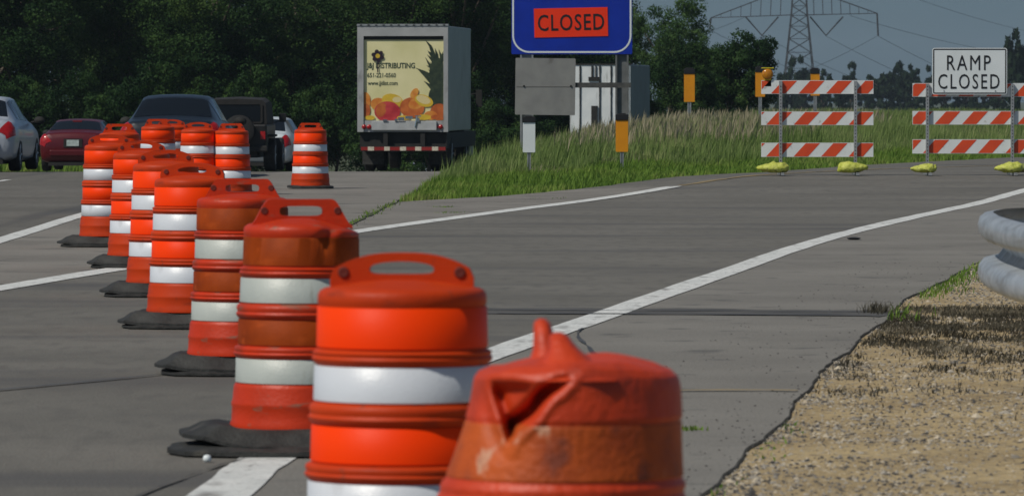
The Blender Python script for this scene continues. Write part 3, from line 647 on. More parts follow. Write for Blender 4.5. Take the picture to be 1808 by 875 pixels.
def handle_mesh(mb, hwid, z0, ztf, hx, h0, h1, th):
    xs_ = sorted(set([round(-hwid + 2*hwid*i/40, 4) for i in range(41)] + [-hx, hx]))
    n = len(xs_); rows = []
    for x in xs_:
        ins = abs(x) <= hx + 1e-6
        k = math.sqrt(max(0.0, 1 - (abs(x)/hx)**6)) if ins else 0.0
        mid = (h0 + h1(x)) / 2; hf = (h1(x) - h0) / 2
        lo_, up = mid - hf * (0.4 + 0.6*k), mid + hf * (0.4 + 0.6*k)
        zt = ztf(x); up = min(up, zt - 0.012); lo_ = min(lo_, up - 0.004)
        rows.append((x, [z0, lo_, up, zt]))
    base = len(mb.v)
    for x, r in rows:
        for yy in (-th/2, th/2):
            for z in r: mb.v.append((x, yy, z))
    def vi(i, s, k): return base + i*8 + s*4 + k
    F = []
    for i in range(n - 1):
        inh = abs(xs_[i]) <= hx + 1e-6 and abs(xs_[i+1]) <= hx + 1e-6
        for k in range(3):
            if k == 1 and inh: continue
            F.append((vi(i,0,k), vi(i+1,0,k), vi(i+1,0,k+1), vi(i,0,k+1))); F.append((vi(i,1,k+1), vi(i+1,1,k+1), vi(i+1,1,k), vi(i,1,k)))
        F.append((vi(i,0,3), vi(i+1,0,3), vi(i+1,1,3), vi(i,1,3))); F.append((vi(i,1,0), vi(i+1,1,0), vi(i+1,0,0), vi(i,0,0)))
        if inh:
            F.append((vi(i,0,1), vi(i+1,0,1), vi(i+1,1,1), vi(i,1,1))); F.append((vi(i,1,2), vi(i+1,1,2), vi(i+1,0,2), vi(i,0,2)))
    for i in (0, n-1): 
        for k in range(3): F.append((vi(i,0,k), vi(i,0,k+1), vi(i,1,k+1), vi(i,1,k)))
    for xe_ in (-hx, hx):
        i = xs_.index(xe_); F.append((vi(i,0,1), vi(i,1,1), vi(i,1,2), vi(i,0,2)))
    mb.f += F; mb.m += [0]*len(F)
def arch(x):   # wide arched grip
    a = abs(x) / 0.215; return 0.965 + 0.056 * (1 - a**2.6) - (0.022 * ss(0.93, 1.0, a))
def trap(x):
    a = abs(x); return 1.022 - 0.115 * ss(0.135, 0.225, a) 
def mat_outline(hx, hy, c):
    return [(-hx, -hy + c), (-hx + c, -hy), (hx - c, -hy), (hx, -hy + c), (hx, hy - c), (hx - c, hy), (-hx + c, hy), (-hx, hy - c)]
def rubber_base(mb, hx, hy, z0, z1, curl=0.0, shift=(0, 0), rot=0.0, slope=0.0):
    N = 22; o = []
    cs_, sn = math.cos(rot), math.sin(rot)
    for zz in (z0, z1):
        for j in range(N + 1):
            for i in range(N + 1):
                u, v = -1 + 2*i/N, -1 + 2*j/N
                ax = hx * u * (1 - 0.16 * max(0, abs(v) - 0.45) / 0.55); ay = hy * v * (1 - 0.16 * max(0, abs(u) - 0.45) / 0.55)
                e_ = max(abs(u), abs(v)); z = zz - (0.012 * ss(0.75, 1.0, e_) if zz == z1 else 0)
                if zz == z1: z -= slope * ss(0.72, 1.0, e_)
                z += curl * max(0, -u - 0.55) * 2.2 + 0.003 * math.sin(u * 9 + v * 7)
                o.append((ax * cs_ - ay * sn + shift[0], ax * sn + ay * cs_ + shift[1], max(z, 0.006 + (zz == z1) * 0.012)))
    b = len(mb.v); mb.v += o; W = N + 1; K = W * W; F = []
    for j in range(N):
        for i in range(N):
            q = (j*W+i, j*W+i+1, (j+1)*W+i+1, (j+1)*W+i)
            F.append(tuple(b + K + t for t in q)); F.append(tuple(b + t for t in reversed(q)))
    for i in range(N):
        F.append((b+i, b+i+1, b+K+i+1, b+K+i)); F.append((b+N*W+i+1, b+N*W+i, b+K+N*W+i, b+K+N*W+i+1))
        F.append((b+(i+1)*W, b+i*W, b+K+i*W, b+K+(i+1)*W)); F.append((b+i*W+N, b+(i+1)*W+N, b+K+(i+1)*W+N, b+K+i*W+N))
    mb.f += F; mb.m += [0]*len(F)
def warp(verts, fn): return [fn(*v) for v in verts]
def make_drum(x, y, label, hkind='arch', old=False, zs=1.0, rz=0.0, mats2=None, basehx=0.40, bhy=0.36, curl=0.012, double=False, dents=None, hrz=0.0, brz=0.0, thick=0.0):
    t = empty('traffic_drum', (x, y, h(x, y) + 0.006), rz); tag(t, label, 'traffic drum', 'orange drums closing the lane')
    pm = M['plastic_old'] if old else M['plastic']
    fz = lambda z: 0.045 + (z - 0.045) * zs
    mb = MB(); mb.lathe([(r, fz(z)) for r, z in R_B], 96)
    if dents:
        mb.v = warp(mb.v, dents)
    body = mb.build('body', pm, t, smooth=True, ang=50)
    for nm, a, b, ra, rb in BANDS[::-1]:
        mb = MB(); prof = []
        # inner lip, outer skin, inner lip: a closed thin sleeve
        r_lo = rb + (ra - rb) * 0 ; r_hi = ra
        big, small = max(ra, rb), min(ra, rb)
        prof = [(big + 0.001, fz(a)), (big + 0.004, fz(a + 0.002)), (small + 0.004, fz(b - 0.002)), (small + 0.001, fz(b))]
        # radius follows the body
        rz_ = lambda z: interp([(q[1], q[0]) for q in R_B], z)
        prof = [(rz_(a + 0.001) + 0.0005, fz(a)), (rz_(a + 0.004) + 0.004, fz(a + 0.002)), (rz_(b - 0.004) + 0.004, fz(b - 0.002)), (rz_(b - 0.001) + 0.0005, fz(b))]
        mb.lathe(prof, 96)
        if dents: mb.v = warp(mb.v, dents)
        mm = (M['sheet_o_old'] if old else M['sheet_o']) if nm[0] == 'o' else (M['sheet_w_old'] if old else M['sheet_w'])
        mb.build(nm, mm, t, smooth=True, ang=60)
    mb = MB()
    if hkind == 'arch': handle_mesh(mb, 0.212, 0.905, arch, 0.095, 0.957, lambda x: 0.995 - 1.1 * x * x, 0.040)
    else: handle_mesh(mb, 0.222, 0.898, trap, 0.092, 0.950, lambda x: 0.992, 0.046)
    mb.v = [(a, b, fz(c)) for a, b, c in mb.v]
    hd = mb.build('handle', pm, t, bevel=0.007, smooth=True, ang=50); hd.rotation_euler.z = hrz
    for sx_ in (-1, 1):
        mb = MB(); xx = 0.172 if hkind == 'arch' else 0.158; zz = fz(0.962 if hkind == 'arch' else 0.972)
        mb.lathe([(0.001, -0.0245), (0.011, -0.0245), (0.015, -0.0255), (0.017, -0.021)], 16, (sx_ * xx, 0, zz), 'Y')
        o = mb.build('lamp_socket', M['hole_shade'], hd, smooth=True)  # raised disc; its dark colour paints the shade inside the hole
    mb = MB()
    rubber_base(mb, basehx, bhy, 0.004 + thick * .3, 0.048 + thick, curl, (0, 0), brz, slope=thick)
    mb.build('rubber_base', M['rubber'], t, smooth=True, ang=40)
    if thick and not double:
        mb = MB(); rubber_base(mb, basehx * .97, bhy, 0.002, 0.026, 0.0, (0.02, -0.05), 0.05); mb.build('rubber_base', M['rubber'], t, smooth=True, ang=40)
    if double:
        mb = MB(); rubber_base(mb, basehx + 0.02, bhy + 0.02, 0.002, 0.036, 0.0, (-0.03, -0.10), -0.1)
        mb.v = [(a, b, c - 0.0) for a, b, c in mb.v]; mb.build('rubber_base', M['rubber'], t, smooth=True, ang=40)
    return t
def drum_at(pxx, s, label, **k):
    if s < 150: d = FPX / s; return make_drum((pxx - 904) / s, d, label, **k)
    s *= 1.04; d = FPX / s; t = make_drum((pxx - 904) / s, d, label, thick=0.055, **k)
    for c in t.children:                      # body sits on the taller sloped base
        if not c.name.startswith('rubber_base'): c.scale = (0.9615,) * 3; c.location.z = 0.0567
    return t
def lean(ax, ay, bend=0.0):
    def f(x, y, z):
        k = max(0, z - 0.1); return (x + ax * k, y + ay * k, z)
    return f
drum_at(211, 145, 'farther orange drum with a squared grip poking out behind the leftmost drum of the row', hkind='trap', zs=1.09)
drum_at(279, 118, 'squared-grip orange drum in the far cluster, in front of the dark sedan', hkind='trap', zs=1.08)
drum_at(303, 111, 'orange drum mostly hidden behind the squared-grip drum in the far cluster', zs=1.05)
drum_at(350, 120, 'arched-grip far drum right of the half-hidden one, in front of the sedan', zs=1.04)
drum_at(409, 120, 'orange and white drum with a small squared grip in front of the black off-roader', hkind='trap', zs=1.02, dents=None)
drum_at(548, 113, 'orange and white drum standing alone on the pavement left of the box truck', hkind='trap', zs=1.0, basehx=0.36)
drum_at(193, 175, 'leftmost bright drum of the near row, beside the white lane line', zs=1.05, basehx=0.50)
drum_at(250, 199, 'second bright drum of the near row, its black base behind the white line end', zs=1.04, basehx=0.46)
drum_at(293, 232, 'third bright drum of the near row, between two arched-grip drums', zs=1.03, basehx=0.48)
drum_at(340, 268, 'fourth bright drum of the near row, just before the faded ones', zs=1.0, basehx=0.46, rz=-0.12)
def dent_a(x, y, z):
    k = ss(0.55, 0.9, z) * ss(0.0, 0.25, x) * ss(0.05, -0.2, y); return (x, y + 0.05 * k, z)
drum_at(428, 321, 'faded drum with dull brown and grey bands and a squared grip, the farther of two', hkind='trap', old=True, zs=0.985, basehx=0.46, curl=0.02, dents=dent_a)
def dent_b(x, y, z):
    n1 = mnoise.noise(Vector((x * 5, y * 5, z * 3)))
    top = ss(0.84, 0.93, z)
    z2 = z + top * (-0.035 * ss(0.05, 0.28, x) - 0.02 * max(0, n1))
    x2 = x + 0.012 * n1 * ss(0.3, 0.9, z); 
    crease = max(0.0, 1 - abs((x - 0.11) + 0.5 * (0.9 - z)) / 0.05) * ss(0.75, 0.9, z) * ss(0.0, -0.1, y)
    return (x2, y + 0.035 * crease, z2)
drum_at(531, 410, 'scuffed faded drum with a dented top on two stacked black bases, the nearer of two', hkind='trap', old=True, zs=1.0, basehx=0.50, bhy=0.40, curl=0.045, double=True, dents=dent_b, rz=0.10)
drum_at(710, 598, 'big clean orange and white drum with an arched grip, second from the camera', zs=0.985, basehx=0.44, rz=-0.05)

# crushed near drum
CS = 760.0; cdst = FPX / CS; cxx = (985 - 904) / CS
t = empty('traffic_drum', (cxx, cdst, 0.006)); tag(t, 'crushed dirty orange drum with a deep fold in its top, nearest the camera', 'traffic drum', 'orange drums closing the lane')
TRI = ((-0.165, 0.812), (0.032, 0.830), (-0.115, 0.672))
def tri_d(px_, pz_):
    ds = []
    for (ax, az), (bx, bz) in ((TRI[0], TRI[2]), (TRI[2], TRI[1]), (TRI[1], TRI[0])):
        ex, ez = bx - ax, bz - az; L_ = math.hypot(ex, ez); ds.append((ex * (pz_ - az) - ez * (px_ - ax)) / L_)
    return ds
def crush(x, y, z):
    k = ss(0.45, 0.80, z)
    x2 = x * (1 - 0.26 * k) if x < 0 else x * (1 + 0.055 * k)
    z2 = z - 0.020 * ss(0.78, 0.88, z) * ss(0.05, -0.2, x) - 0.022 * ss(0.8, 0.88, z) * ss(0.12, 0.27, x)
    y2 = y * (1 - 0.05 * k)
    if y < 0.05 and z > 0.55:
        wx_ = x2 + 0.010 * mnoise.noise(Vector((x2 * 14, z2 * 14, 1.0))); wz = z2 + 0.010 * mnoise.noise(Vector((x2 * 14, z2 * 14, 7.0)))
        a, b, c = tri_d(wx_, wz)
        sd_ = ss(-0.006, 0.022, a); sb = ss(-0.003, 0.010, b); sc = ss(-0.008, 0.034, c)
        d_ = 0.048 + 0.10 * math.exp(-((b - 0.020) / 0.015) ** 2) - 0.22 * max(0, a - 0.03) * ss(0.10, 0.03, b - 0.0) + 0.025 * math.exp(-((a - 0.018) / 0.012) ** 2)
        ridge = 0.016 * math.exp(-((wx_ + 0.088 - 0.35 * (wz - 0.70)) / 0.012) ** 2)
        y2 += max(0.0, d_ - ridge) * sd_ * sb * sc
        y2 -= 0.007 * math.exp(-((b + 0.014) / 0.011) ** 2) * ss(-0.02, 0.02, c) * ss(-0.02, 0.02, a)
        y2 += 0.020 * math.exp(-((x2 + 0.165 + 0.3 * (z2 - 0.75)) / 0.020) ** 2) * ss(0.62, 0.70, z2) * ss(0.86, 0.82, z2)
    n1 = mnoise.noise(Vector((x * 6, y * 6, z * 5)))
    y2 += 0.012 * n1 * k; x2 += 0.006 * n1 * k
    z2 += 0.008 * mnoise.noise(Vector((x * 9, y * 9, 2))) * ss(0.8, 0.86, z)
    return (x2, y2, z2)
def dense(prof, step):
    out = [prof[0]]
    for (r0_, z0_), (r1_, z1_) in zip(prof, prof[1:]):
        n = max(1, int(math.hypot(r1_ - r0_, z1_ - z0_) / step))
        for i in range(1, n + 1): out.append((r0_ + (r1_ - r0_) * i / n, z0_ + (z1_ - z0_) * i / n))
    return out
cprof = [(0.305,0.045),(0.300,0.075),(0.297,0.14),(0.290,0.215),(0.286,0.228),(0.300,0.24),(0.298,0.345),(0.300,0.362),(0.294,0.396),(0.292,0.512),(0.294,0.545),(0.290,0.548),(0.2905,0.556),(0.2935,0.565),(0.2925,0.575),(0.286,0.581),(0.285,0.586),(0.272,0.72),(0.2755,0.727),(0.267,0.80),(0.262,0.825),(0.248,0.845),(0.215,0.858),(0.12,0.868),(0.001,0.872)]
mb = MB(); mb.lathe(dense(cprof, 0.006), 240); mb.v = warp(mb.v, crush); mb.build('body', M['crushed'], t, smooth=True)
mb = MB(); pr = [(interp([(q[1], q[0]) for q in cprof], z) + (0.0026 if 0.590 < z < 0.719 else -0.002), z) for z in np.arange(0.587, 0.7231, 0.004)]
mb.lathe(pr, 240); mb.v = warp(mb.v, crush); mb.build('orange_band', M['crushed_band'], t, smooth=True)
for nm, a, b, mm in (('white_band', 0.40, 0.51, M['sheet_w_old']), ('orange_band', 0.24, 0.34, M['crushed_band'])):
    mb = MB(); pr = [(interp([(q[1], q[0]) for q in cprof], z) + (0.003 if a + .003 < z < b - .003 else -0.002), z) for z in np.arange(a, b + .001, 0.006)]
    mb.lathe(pr, 120); mb.v = warp(mb.v, crush); mb.build(nm, mm, t, smooth=True)
def stub(pts_, name='grip_stub'):
    mb = MB(); n = 16
    for (x, y, z, wx, wy) in pts_:
        for i in range(n):
            a = 2*math.pi*i/n; ca, sa = math.cos(a), math.sin(a)
            mb.v.append((x + wx * 1.3 * math.copysign(abs(ca)**.7, ca), y + wy * math.copysign(abs(sa)**.7, sa), z))
    for k in range(len(pts_) - 1):
        for i in range(n): mb.f.append((k*n+i, k*n+(i+1) % n, (k+1)*n+(i+1) % n, (k+1)*n+i))
    mb.f.append(tuple(range((len(pts_)-1)*n, len(pts_)*n))); mb.m = [0]*len(mb.f)
    return mb.build(name, M['crushed'], t, smooth=True, ang=70)
def sx9(p): return (p - 985) / CS
stub([(sx9(975),0.06,0.830,.060,.13),(sx9(970),0.06,0.858,.034,.10),(sx9(965),0.07,0.880,.024,.085),(sx9(961),0.08,0.905,.019,.075),(sx9(959),0.085,0.927,.017,.06),(sx9(957),0.085,0.941,.014,.045),(sx9(957),0.085,0.949,.006,.02)])
stub([(sx9(1012),-0.12,0.820,.095,.14),(sx9(1006),-0.11,0.847,.060,.11),(sx9(1001),-0.10,0.866,.040,.09),(sx9(995),-0.09,0.886,.027,.075),(sx9(989),-0.08,0.904,.021,.06),(sx9(986),-0.075,0.916,.017,.045),(sx9(985),-0.075,0.924,.007,.02)])
mb = MB(); rubber_base(mb, 0.42, 0.36, 0.004, 0.048); mb.build('rubber_base', M['rubber'], t, smooth=True, ang=40)

# ------------------------------------------------------------------ type of barricades
def barricade(x0, x1, d, zt, posts, label, zg, phases):
    W = x1 - x0; t = empty('barricade', ((x0 + x1) / 2, d, zg)); tag(t, label, 'barricade', 'striped barricades across the closed ramp')
    cx = (x0 + x1) / 2
    for r_i, (top, hh) in enumerate(zt):
        mb = MB(); z1 = top - zg; z0 = z1 - hh
        mb.box(-W/2, W/2, 0, 0.022, z0, z1, 0)
        # slanted stripes as thin sheeting on the front face
        sw = 0.45; sl = hh * 0.85
        xa = -W/2 - 0.9 + phases[r_i]
        while xa < W/2 + 0.3:
            poly = [(xa, z0), (xa + sw * 0.52, z0), (xa + sw * 0.52 + sl, z1), (xa + sl, z1)]
            def clip(poly, lim, keep_gt):
                out_ = []
                for i in range(len(poly)):
                    a, b = poly[i], poly[(i+1) % len(poly)]
                    ia = (a[0] >= lim) if keep_gt else (a[0] <= lim); ib = (b[0] >= lim) if keep_gt else (b[0] <= lim)
                    if ia: out_.append(a)
                    if ia != ib:
                        tt = (lim - a[0]) / (b[0] - a[0]); out_.append((lim, a[1] + (b[1] - a[1]) * tt))
                return out_
            q = clip(clip(poly, -W/2 + 0.006, True), W/2 - 0.006, False) if poly else []
            if len(q) >= 3:
                mb.add([(p[0], -0.0025, min(max(p[1], z0 + 0.008), z1 - 0.008)) for p in q], [tuple(range(len(q)))], 1)
            xa += sw
        mb.build('striped_rail', [M['stripe_w'], M['stripe_o']], t)
    for pxx in posts:
        mb = MB(); X = pxx - cx
        mb.box(X - 0.025, X + 0.025, -0.055, -0.005, 0.02, zt[0][0] - zg - 0.01)
        for k in range(26): mb.box(X - 0.008, X + 0.008, -0.058, -0.054, 0.06 + k * 0.055, 0.075 + k * 0.055, 1)
        mb.build('upright', [M['galv'], M['dark']], t)
        mb = MB(); mb.box(X - 0.022, X + 0.022, -0.75, 0.70, 0.002, 0.045); mb.build('foot', M['galv'], t)
    return t
BD = 92.6
zg = h(5, BD) + 0.01
def rails(ys_, d): return [(pz(a, d), (b - a) * d / FPX) for a, b in ys_]
b1 = barricade(px(1344, BD), px(1542, BD), BD, rails(((142,166),(197,221),(252,277)), BD), (px(1378, BD), px(1510, BD)), 'orange and white striped barricade with an amber lamp, left of the ramp sign', zg, (0.16, 0.08, 0.08))
zg2 = h(7.5, BD) + 0.01
b2 = barricade(px(1611, BD), px(1813, BD), BD, rails(((147,171),(196,220),(246,271)), BD), (px(1637, BD), px(1787, BD)), 'orange and white striped barricade carrying the white ramp closed sign', zg2, (0.30, 0.36, 0.17))
# amber lamp on the left barricade
lx = px(1355, BD); lz = pz(131, BD)
lamp = empty('warning_lamp', (lx, BD, pz(142, BD))); tag(lamp, 'round amber warning lamp clamped to the left end of the top rail', 'warning lamp')
mb = MB(); mb.lathe([(0.001,-0.05),(0.05,-0.045),(0.085,-0.03),(0.092,-0.01),(0.092,0.02),(0.08,0.04),(0.001,0.05)], 28, (0,0,lz - pz(142, BD)), 'Y'); mb.build('lens', M['amber'], lamp, smooth=True)
mb = MB(); mb.box(-0.10, 0.10, -0.035, 0.045, 0.195, 0.208); mb.box(-0.05, 0.06, 0.0, 0.05, -0.10, 0.03); mb.build('case', M['yellow_case'], lamp)

def sign_panel(parent, cx, cz, w_, h_, r, y, face, border, bw, inset, th=0.006):
    mb = MB(); plate(mb, rounded_rect(w_, h_, r), cx, cz, y, y + th); p = mb.build('panel', face, parent)
    mb = MB(); ring_plate(mb, rounded_rect(w_ - 2*inset, h_ - 2*inset, max(r - inset, .01)), rounded_rect(w_ - 2*inset - 2*bw, h_ - 2*inset - 2*bw, max(r - inset - bw, .008)), cx, cz, y - 0.003, y - 0.0005)
    return mb.build('border', border, parent)
sx0, sx1, sz1, sz0 = px(1645, BD), px(1777, BD), pz(85, BD), pz(167, BD)
t = empty('ramp_sign', ((sx0+sx1)/2, BD - 0.075, sz0)); tag(t, 'white rectangular sign reading RAMP CLOSED fixed on the right barricade', 'sign')
sign_panel(t, 0, (sz1-sz0)/2, sx1-sx0, sz1-sz0, 0.04, 0, M['white_sign'], M['black'], 0.018, 0.014)
text_mesh('lettering', 'RAMP', px(1748, BD) - px(1671, BD), pz(98, BD) - pz(124, BD), px(1709.5,BD) - (sx0+sx1)/2, pz(111, BD) - sz0, -0.002, M['black'], t, 0.0, space=1.22)
text_mesh('lettering', 'CLOSED', px(1763, BD) - px(1655, BD), pz(131, BD) - pz(157, BD), px(1709.5,BD) - (sx0+sx1)/2, pz(144, BD) - sz0, -0.002, M['black'], t, 0.0, space=1.22)
for bx in (-0.42, 0.42):
    mb = MB(); mb.lathe([(0.012,0),(0.010,-0.006),(0.001,-0.008)], 12, (bx, -0.001, 0.06), 'Y'); mb.build('bolt', M['galv'], t)

# sandbags
def sandbag(x, y, L_, W_, H_, rz, label, seed, tail=1):
    mb = MB(); NU, NV = 28, 18; vs_ = []
    for j in range(NV + 1):
        ph = -math.pi/2 + math.pi * j / NV
        for i in range(NU):
            th = 2 * math.pi * i / NU; cxv, sxv = math.cos(th), math.sin(th)
            X = L_*.44 * (abs(math.sin(ph)) ** 0.75) * (1 if math.sin(ph) > 0 else -1); rr = max(0.0, math.cos(ph)) ** 0.55
            Y = W_/2 * rr * cxv; Z = H_/2 * rr * (abs(sxv) ** 0.8) * (1 if sxv > 0 else -0.9)
            nn = mnoise.noise(Vector((X * 12 + seed, Y * 12, Z * 14))) + .6*mnoise.noise(Vector((X * 30 + seed, Y * 30, Z * 14))); Z += 0.034 * nn; X += 0.02 * nn
            tk = ss(-0.10, 0.42, -X * tail / L_); Y *= 1 - 0.35*tk; Z *= 1 - 0.5*tk
            vs_.append((X, Y, max(Z + H_ * 0.42, 0.004)))
    fs = [(j*NU+i, j*NU+(i+1) % NU, (j+1)*NU+(i+1) % NU, (j+1)*NU+i) for j in range(NV) for i in range(NU)]
    mb.add(vs_, fs); o = mb.build('sandbag', M['bag'], smooth=True); o.location = (x, y, h(x, y) + 0.047); o.rotation_euler.z = rz
    tag(o, label, 'sandbag', 'yellow sandbags on the barricade feet'); return o
SB = BD - 0.45
sandbag(px(1364, SB), SB, 0.60, 0.36, 0.19, 0.05, 'yellow sandbag at the left foot of the left barricade', 1)
sandbag(px(1506, SB), SB, 0.56, 0.34, 0.20, -0.1, 'yellow sandbag at the right foot of the left barricade', 2, -1)
sandbag(px(1630, SB), SB, 0.48, 0.32, 0.16, 0.1, 'yellow sandbag at the left foot of the right barricade', 3)
sandbag(px(1781, SB), SB, 0.50, 0.34, 0.19, 0.0, 'yellow sandbag at the right foot of the right barricade', 4)
sandbag(px(1802, SB + .5), SB + 0.5, 0.40, 0.30, 0.15, 0.5, 'darker sandbag tucked behind the rightmost yellow one', 5).data.materials[0] = mat('olive_sandbag', (0.20,0.22,0.06), (0.30,0.32,0.10), 0.7, 14, 5, 0.9, 24)

# ------------------------------------------------------------------ blue sign, grey sign, markers
SD = 112.0
x0, x1, z0 = px(903, SD), px(1116, SD), pz(96, SD); W = x1 - x0; H = 1.95
t = empty('service_sign', ((x0+x1)/2, SD, soil((x0+x1)/2, SD))); zb = soil((x0+x1)/2, SD)
tag(t, 'large blue road sign with a white border and a red orange CLOSED overlay', 'sign')
bo = sign_panel(t, 0, z0 - zb + H/2, W, H, 0.02, -0.05, M['blue'], M['white_sign'], 0.03, 0.045, 0.01)
mb = MB(); ring_plate(mb, rounded_rect(W-0.03, H-0.05, 0.34, 10), rounded_rect(W-0.10, H-0.12, 0.305, 10), 0, z0 - zb + H/2, -0.054, -0.0505)
nb = mb.build('tmp', M['white_sign']); bo.data = nb.data; bpy.data.objects.remove(nb)
cz_ = (pz(14, SD) + pz(66, SD)) / 2 - zb; ccx = px(1008, SD) - (x0+x1)/2
mb = MB(); plate(mb, rounded_rect(130*SD/FPX, 51*SD/FPX, 0.004, 2), 0, 0, 0, 0.004)
ov = mb.build('closed_overlay', M['orange_sign'], t); ov.location = (ccx, -0.062, cz_); ov.rotation_euler.y = -0.022
text_mesh('lettering', 'CLOSED', 117*SD/FPX, 29*SD/FPX, 0, 0, -0.001, M['black'], ov, 0.008, space=1.12)
for pxx in (930, 1098):
    mb = MB(); X = px(pxx, SD) - (x0+x1)/2; w_ = 0.13
    mb.box(X-w_, X-w_+0.035, -0.04, 0.10, 0, H + z0 - zb - 0.1); mb.box(X+w_-0.035, X+w_, -0.04, 0.10, 0, H + z0 - zb - 0.1); mb.box(X-w_+0.035, X+w_-0.035, 0.025, 0.035, 0, H + z0 - zb - 0.1)
    mb.build('post', mat('sign_post_steel', (0.14,0.15,0.15), (0.20,0.21,0.21), 0.6, 5, metallic=0.3) if pxx > 1000 else bpy.data.materials['sign_post_steel'] if 'sign_post_steel' in bpy.data.materials else M['galv'], t)
# grey sign seen from behind
GD = 111.4
gx0, gx1, gz1, gz0 = px(908, GD), px(1014, GD), pz(103, GD), pz(203, GD); gcx = (gx0+gx1)/2
gb = soil(gcx, GD); t = empty('grey_sign', (gcx, GD, gb)); tag(t, 'plain grey square sign seen from behind, below the blue sign', 'sign')
mb = MB(); plate(mb, rounded_rect(gx1-gx0, gz1-gz0, 0.02), 0, (gz0+gz1)/2 - gb, 0, 0.006); p_ = mb.build('panel', M['sign_back'], t); p_.rotation_euler.y = 0.012
mb = MB(); mb.box(gx0-gcx+0.03, px(1114, GD)-gcx, 0.03, 0.07, pz(155, GD)-gb, pz(146, GD)-gb); mb.build('crossbar', mat('dark_crossbar', (0.07,0.07,0.07), (0.12,0.12,0.11), 0.6, 8, metallic=0.3), t)
mb = MB(); mb.box(gx0-gcx+0.04, gx1-gcx-0.04, -0.006, -0.001, pz(153.5, GD)-gb, pz(152.3, GD)-gb); mb.build('seam', mat('panel_seam', (0.20,0.19,0.175), None, 0.6), t)
for bx in (925, 1008):
    mb = MB(); mb.lathe([(0.02,0),(0.018,-0.012),(0.001,-0.014)], 12, (px(bx, GD)-gcx, -0.006, pz(152, GD)-gb), 'Y'); mb.build('bolt', M['dark'], t)
mb = MB(); mb.box(-0.04+px(934,GD)-gcx, 0.04+px(934,GD)-gcx, 0.010, 0.028, 0, gz0-gb+0.4); mb.build('post', M['galv'], t)
def marker(pxx, wpx, y0, y1, d, mm, label, capped=True, pw=0.03, back=False):
    X = px(pxx, d); zb_ = soil(X, d); t = empty('object_marker', (X, d, zb_)); tag(t, label, 'marker post', 'roadside marker posts')
    W_ = wpx * d / FPX; zt_ = pz(y0, d) - zb_; z1_ = pz(y1, d) - zb_; cap = 9 * d / FPX
    mb = MB(); plate(mb, rounded_rect(W_, zt_ - z1_, 0.02), 0, (zt_ + z1_)/2, -0.012, -0.004); mb.build('panel', mm, t)
    mb = MB(); mb.box(-W_/2 - 0.004, W_/2 + 0.004, -0.03, 0.03, zt_ - 0.03, zt_ + cap*0.8); mb.box(-W_/2 + 0.04, W_/2 - 0.04, -0.03, 0.03, zt_ + cap*0.8, zt_ + cap); mb.build('cap', M['black'], t, bevel=0.012)
    mb = MB(); mb.box(-pw, -pw*0.35, 0, 0.03, 0, zt_ - 0.02); mb.box(pw*0.35, pw, 0, 0.03, 0, zt_ - 0.02); mb.box(-pw*0.35, pw*0.35, 0.022, 0.03, 0, zt_ - 0.02); mb.build('post', M['galv'], t)
    return t
marker(934, 22, 213, 269, 97, M['white_sign'], 'narrow white marker in the grass under the grey sign')
marker(1098, 22, 209, 268, 99.5, M['yellow'], 'narrow amber marker half sunk in tall grass below the blue sign post')
marker(1217, 19, 129, 180, 168, M['yellow'], 'amber marker with black cap standing alone before the green trees', pw=0.055)
marker(1342, 17, 126, 171, 190, M['yellow'], 'amber marker with black cap just behind the amber warning lamp', pw=0.055)
marker(1439, 16, 129, 169, 200, M['yellow'], 'amber marker with black cap behind the top rail below the pylon', pw=0.055)

# ------------------------------------------------------------------ guardrail
def guardrail():
    t = empty('guardrail', (3.01, 27.5, 0)); tag(t, 'curved galvanised guardrail nose on the sandy verge at the right edge', 'guardrail')
    path = catmull([(4.3,20.5,0),(3.32,23.6,0),(2.66,25.9,0),(2.46,27.0,0),(2.44,28.2,0),(2.47,29.3,0),(2.56,30.3,0),(2.85,31.1,0),(3.9,31.8,0),(5.5,32.3,0)], 14)
    sec = [(0.03,-0.19),(0.07,-0.185),(0.095,-0.165),(0.105,-0.13),(0.10,-0.085),(0.075,-0.055),(0.0,-0.04),(-0.03,0.0),(0.0,0.04),(0.075,0.055),(0.10,0.085),(0.105,0.13),(0.095,0.165),(0.07,0.185),(0.03,0.19)]
    mb = MB(); zc = 0.668; n = len(sec)
    for i, p in enumerate(path):
        d = (path[min(i+1, len(path)-1)] - path[max(i-1, 0)]).normalized(); nr = Vector((-d.y, d.x, 0))   # outward = left of travel
        for layer in (0, 1):
            for o_, z in sec:
                q = p + nr * (o_ - layer * 0.006); mb.v.append((q.x - 2.95, q.y - 27.5, zc + z))
    for i in range(len(path) - 1):
        for k in range(n - 1):
            a = i*2*n + k; b = a + 2*n; mb.f.append((a, a+1, b+1, b)); a += n; b += n; mb.f.append((b, b+1, a+1, a))
    mb.m = [0]*len(mb.f); mb.build('rail', M['rail'], t, smooth=True, ang=70)
    for (x, y, mm) in ((2.95,25.1,'wood_dark'),(2.56,27.0,'wood_dark'),(2.80,30.3,'wood'),(3.35,29.95,'wood'),(3.9,21.9,'wood')):
        mb = MB(); mb.box(x-2.95-0.075, x-2.95+0.075, y-27.5-0.09, y-27.5+0.09, -0.08, 0.90 if mm == 'wood' else 0.80); mb.build('post', M[mm], t, bevel=0.01)
guardrail()

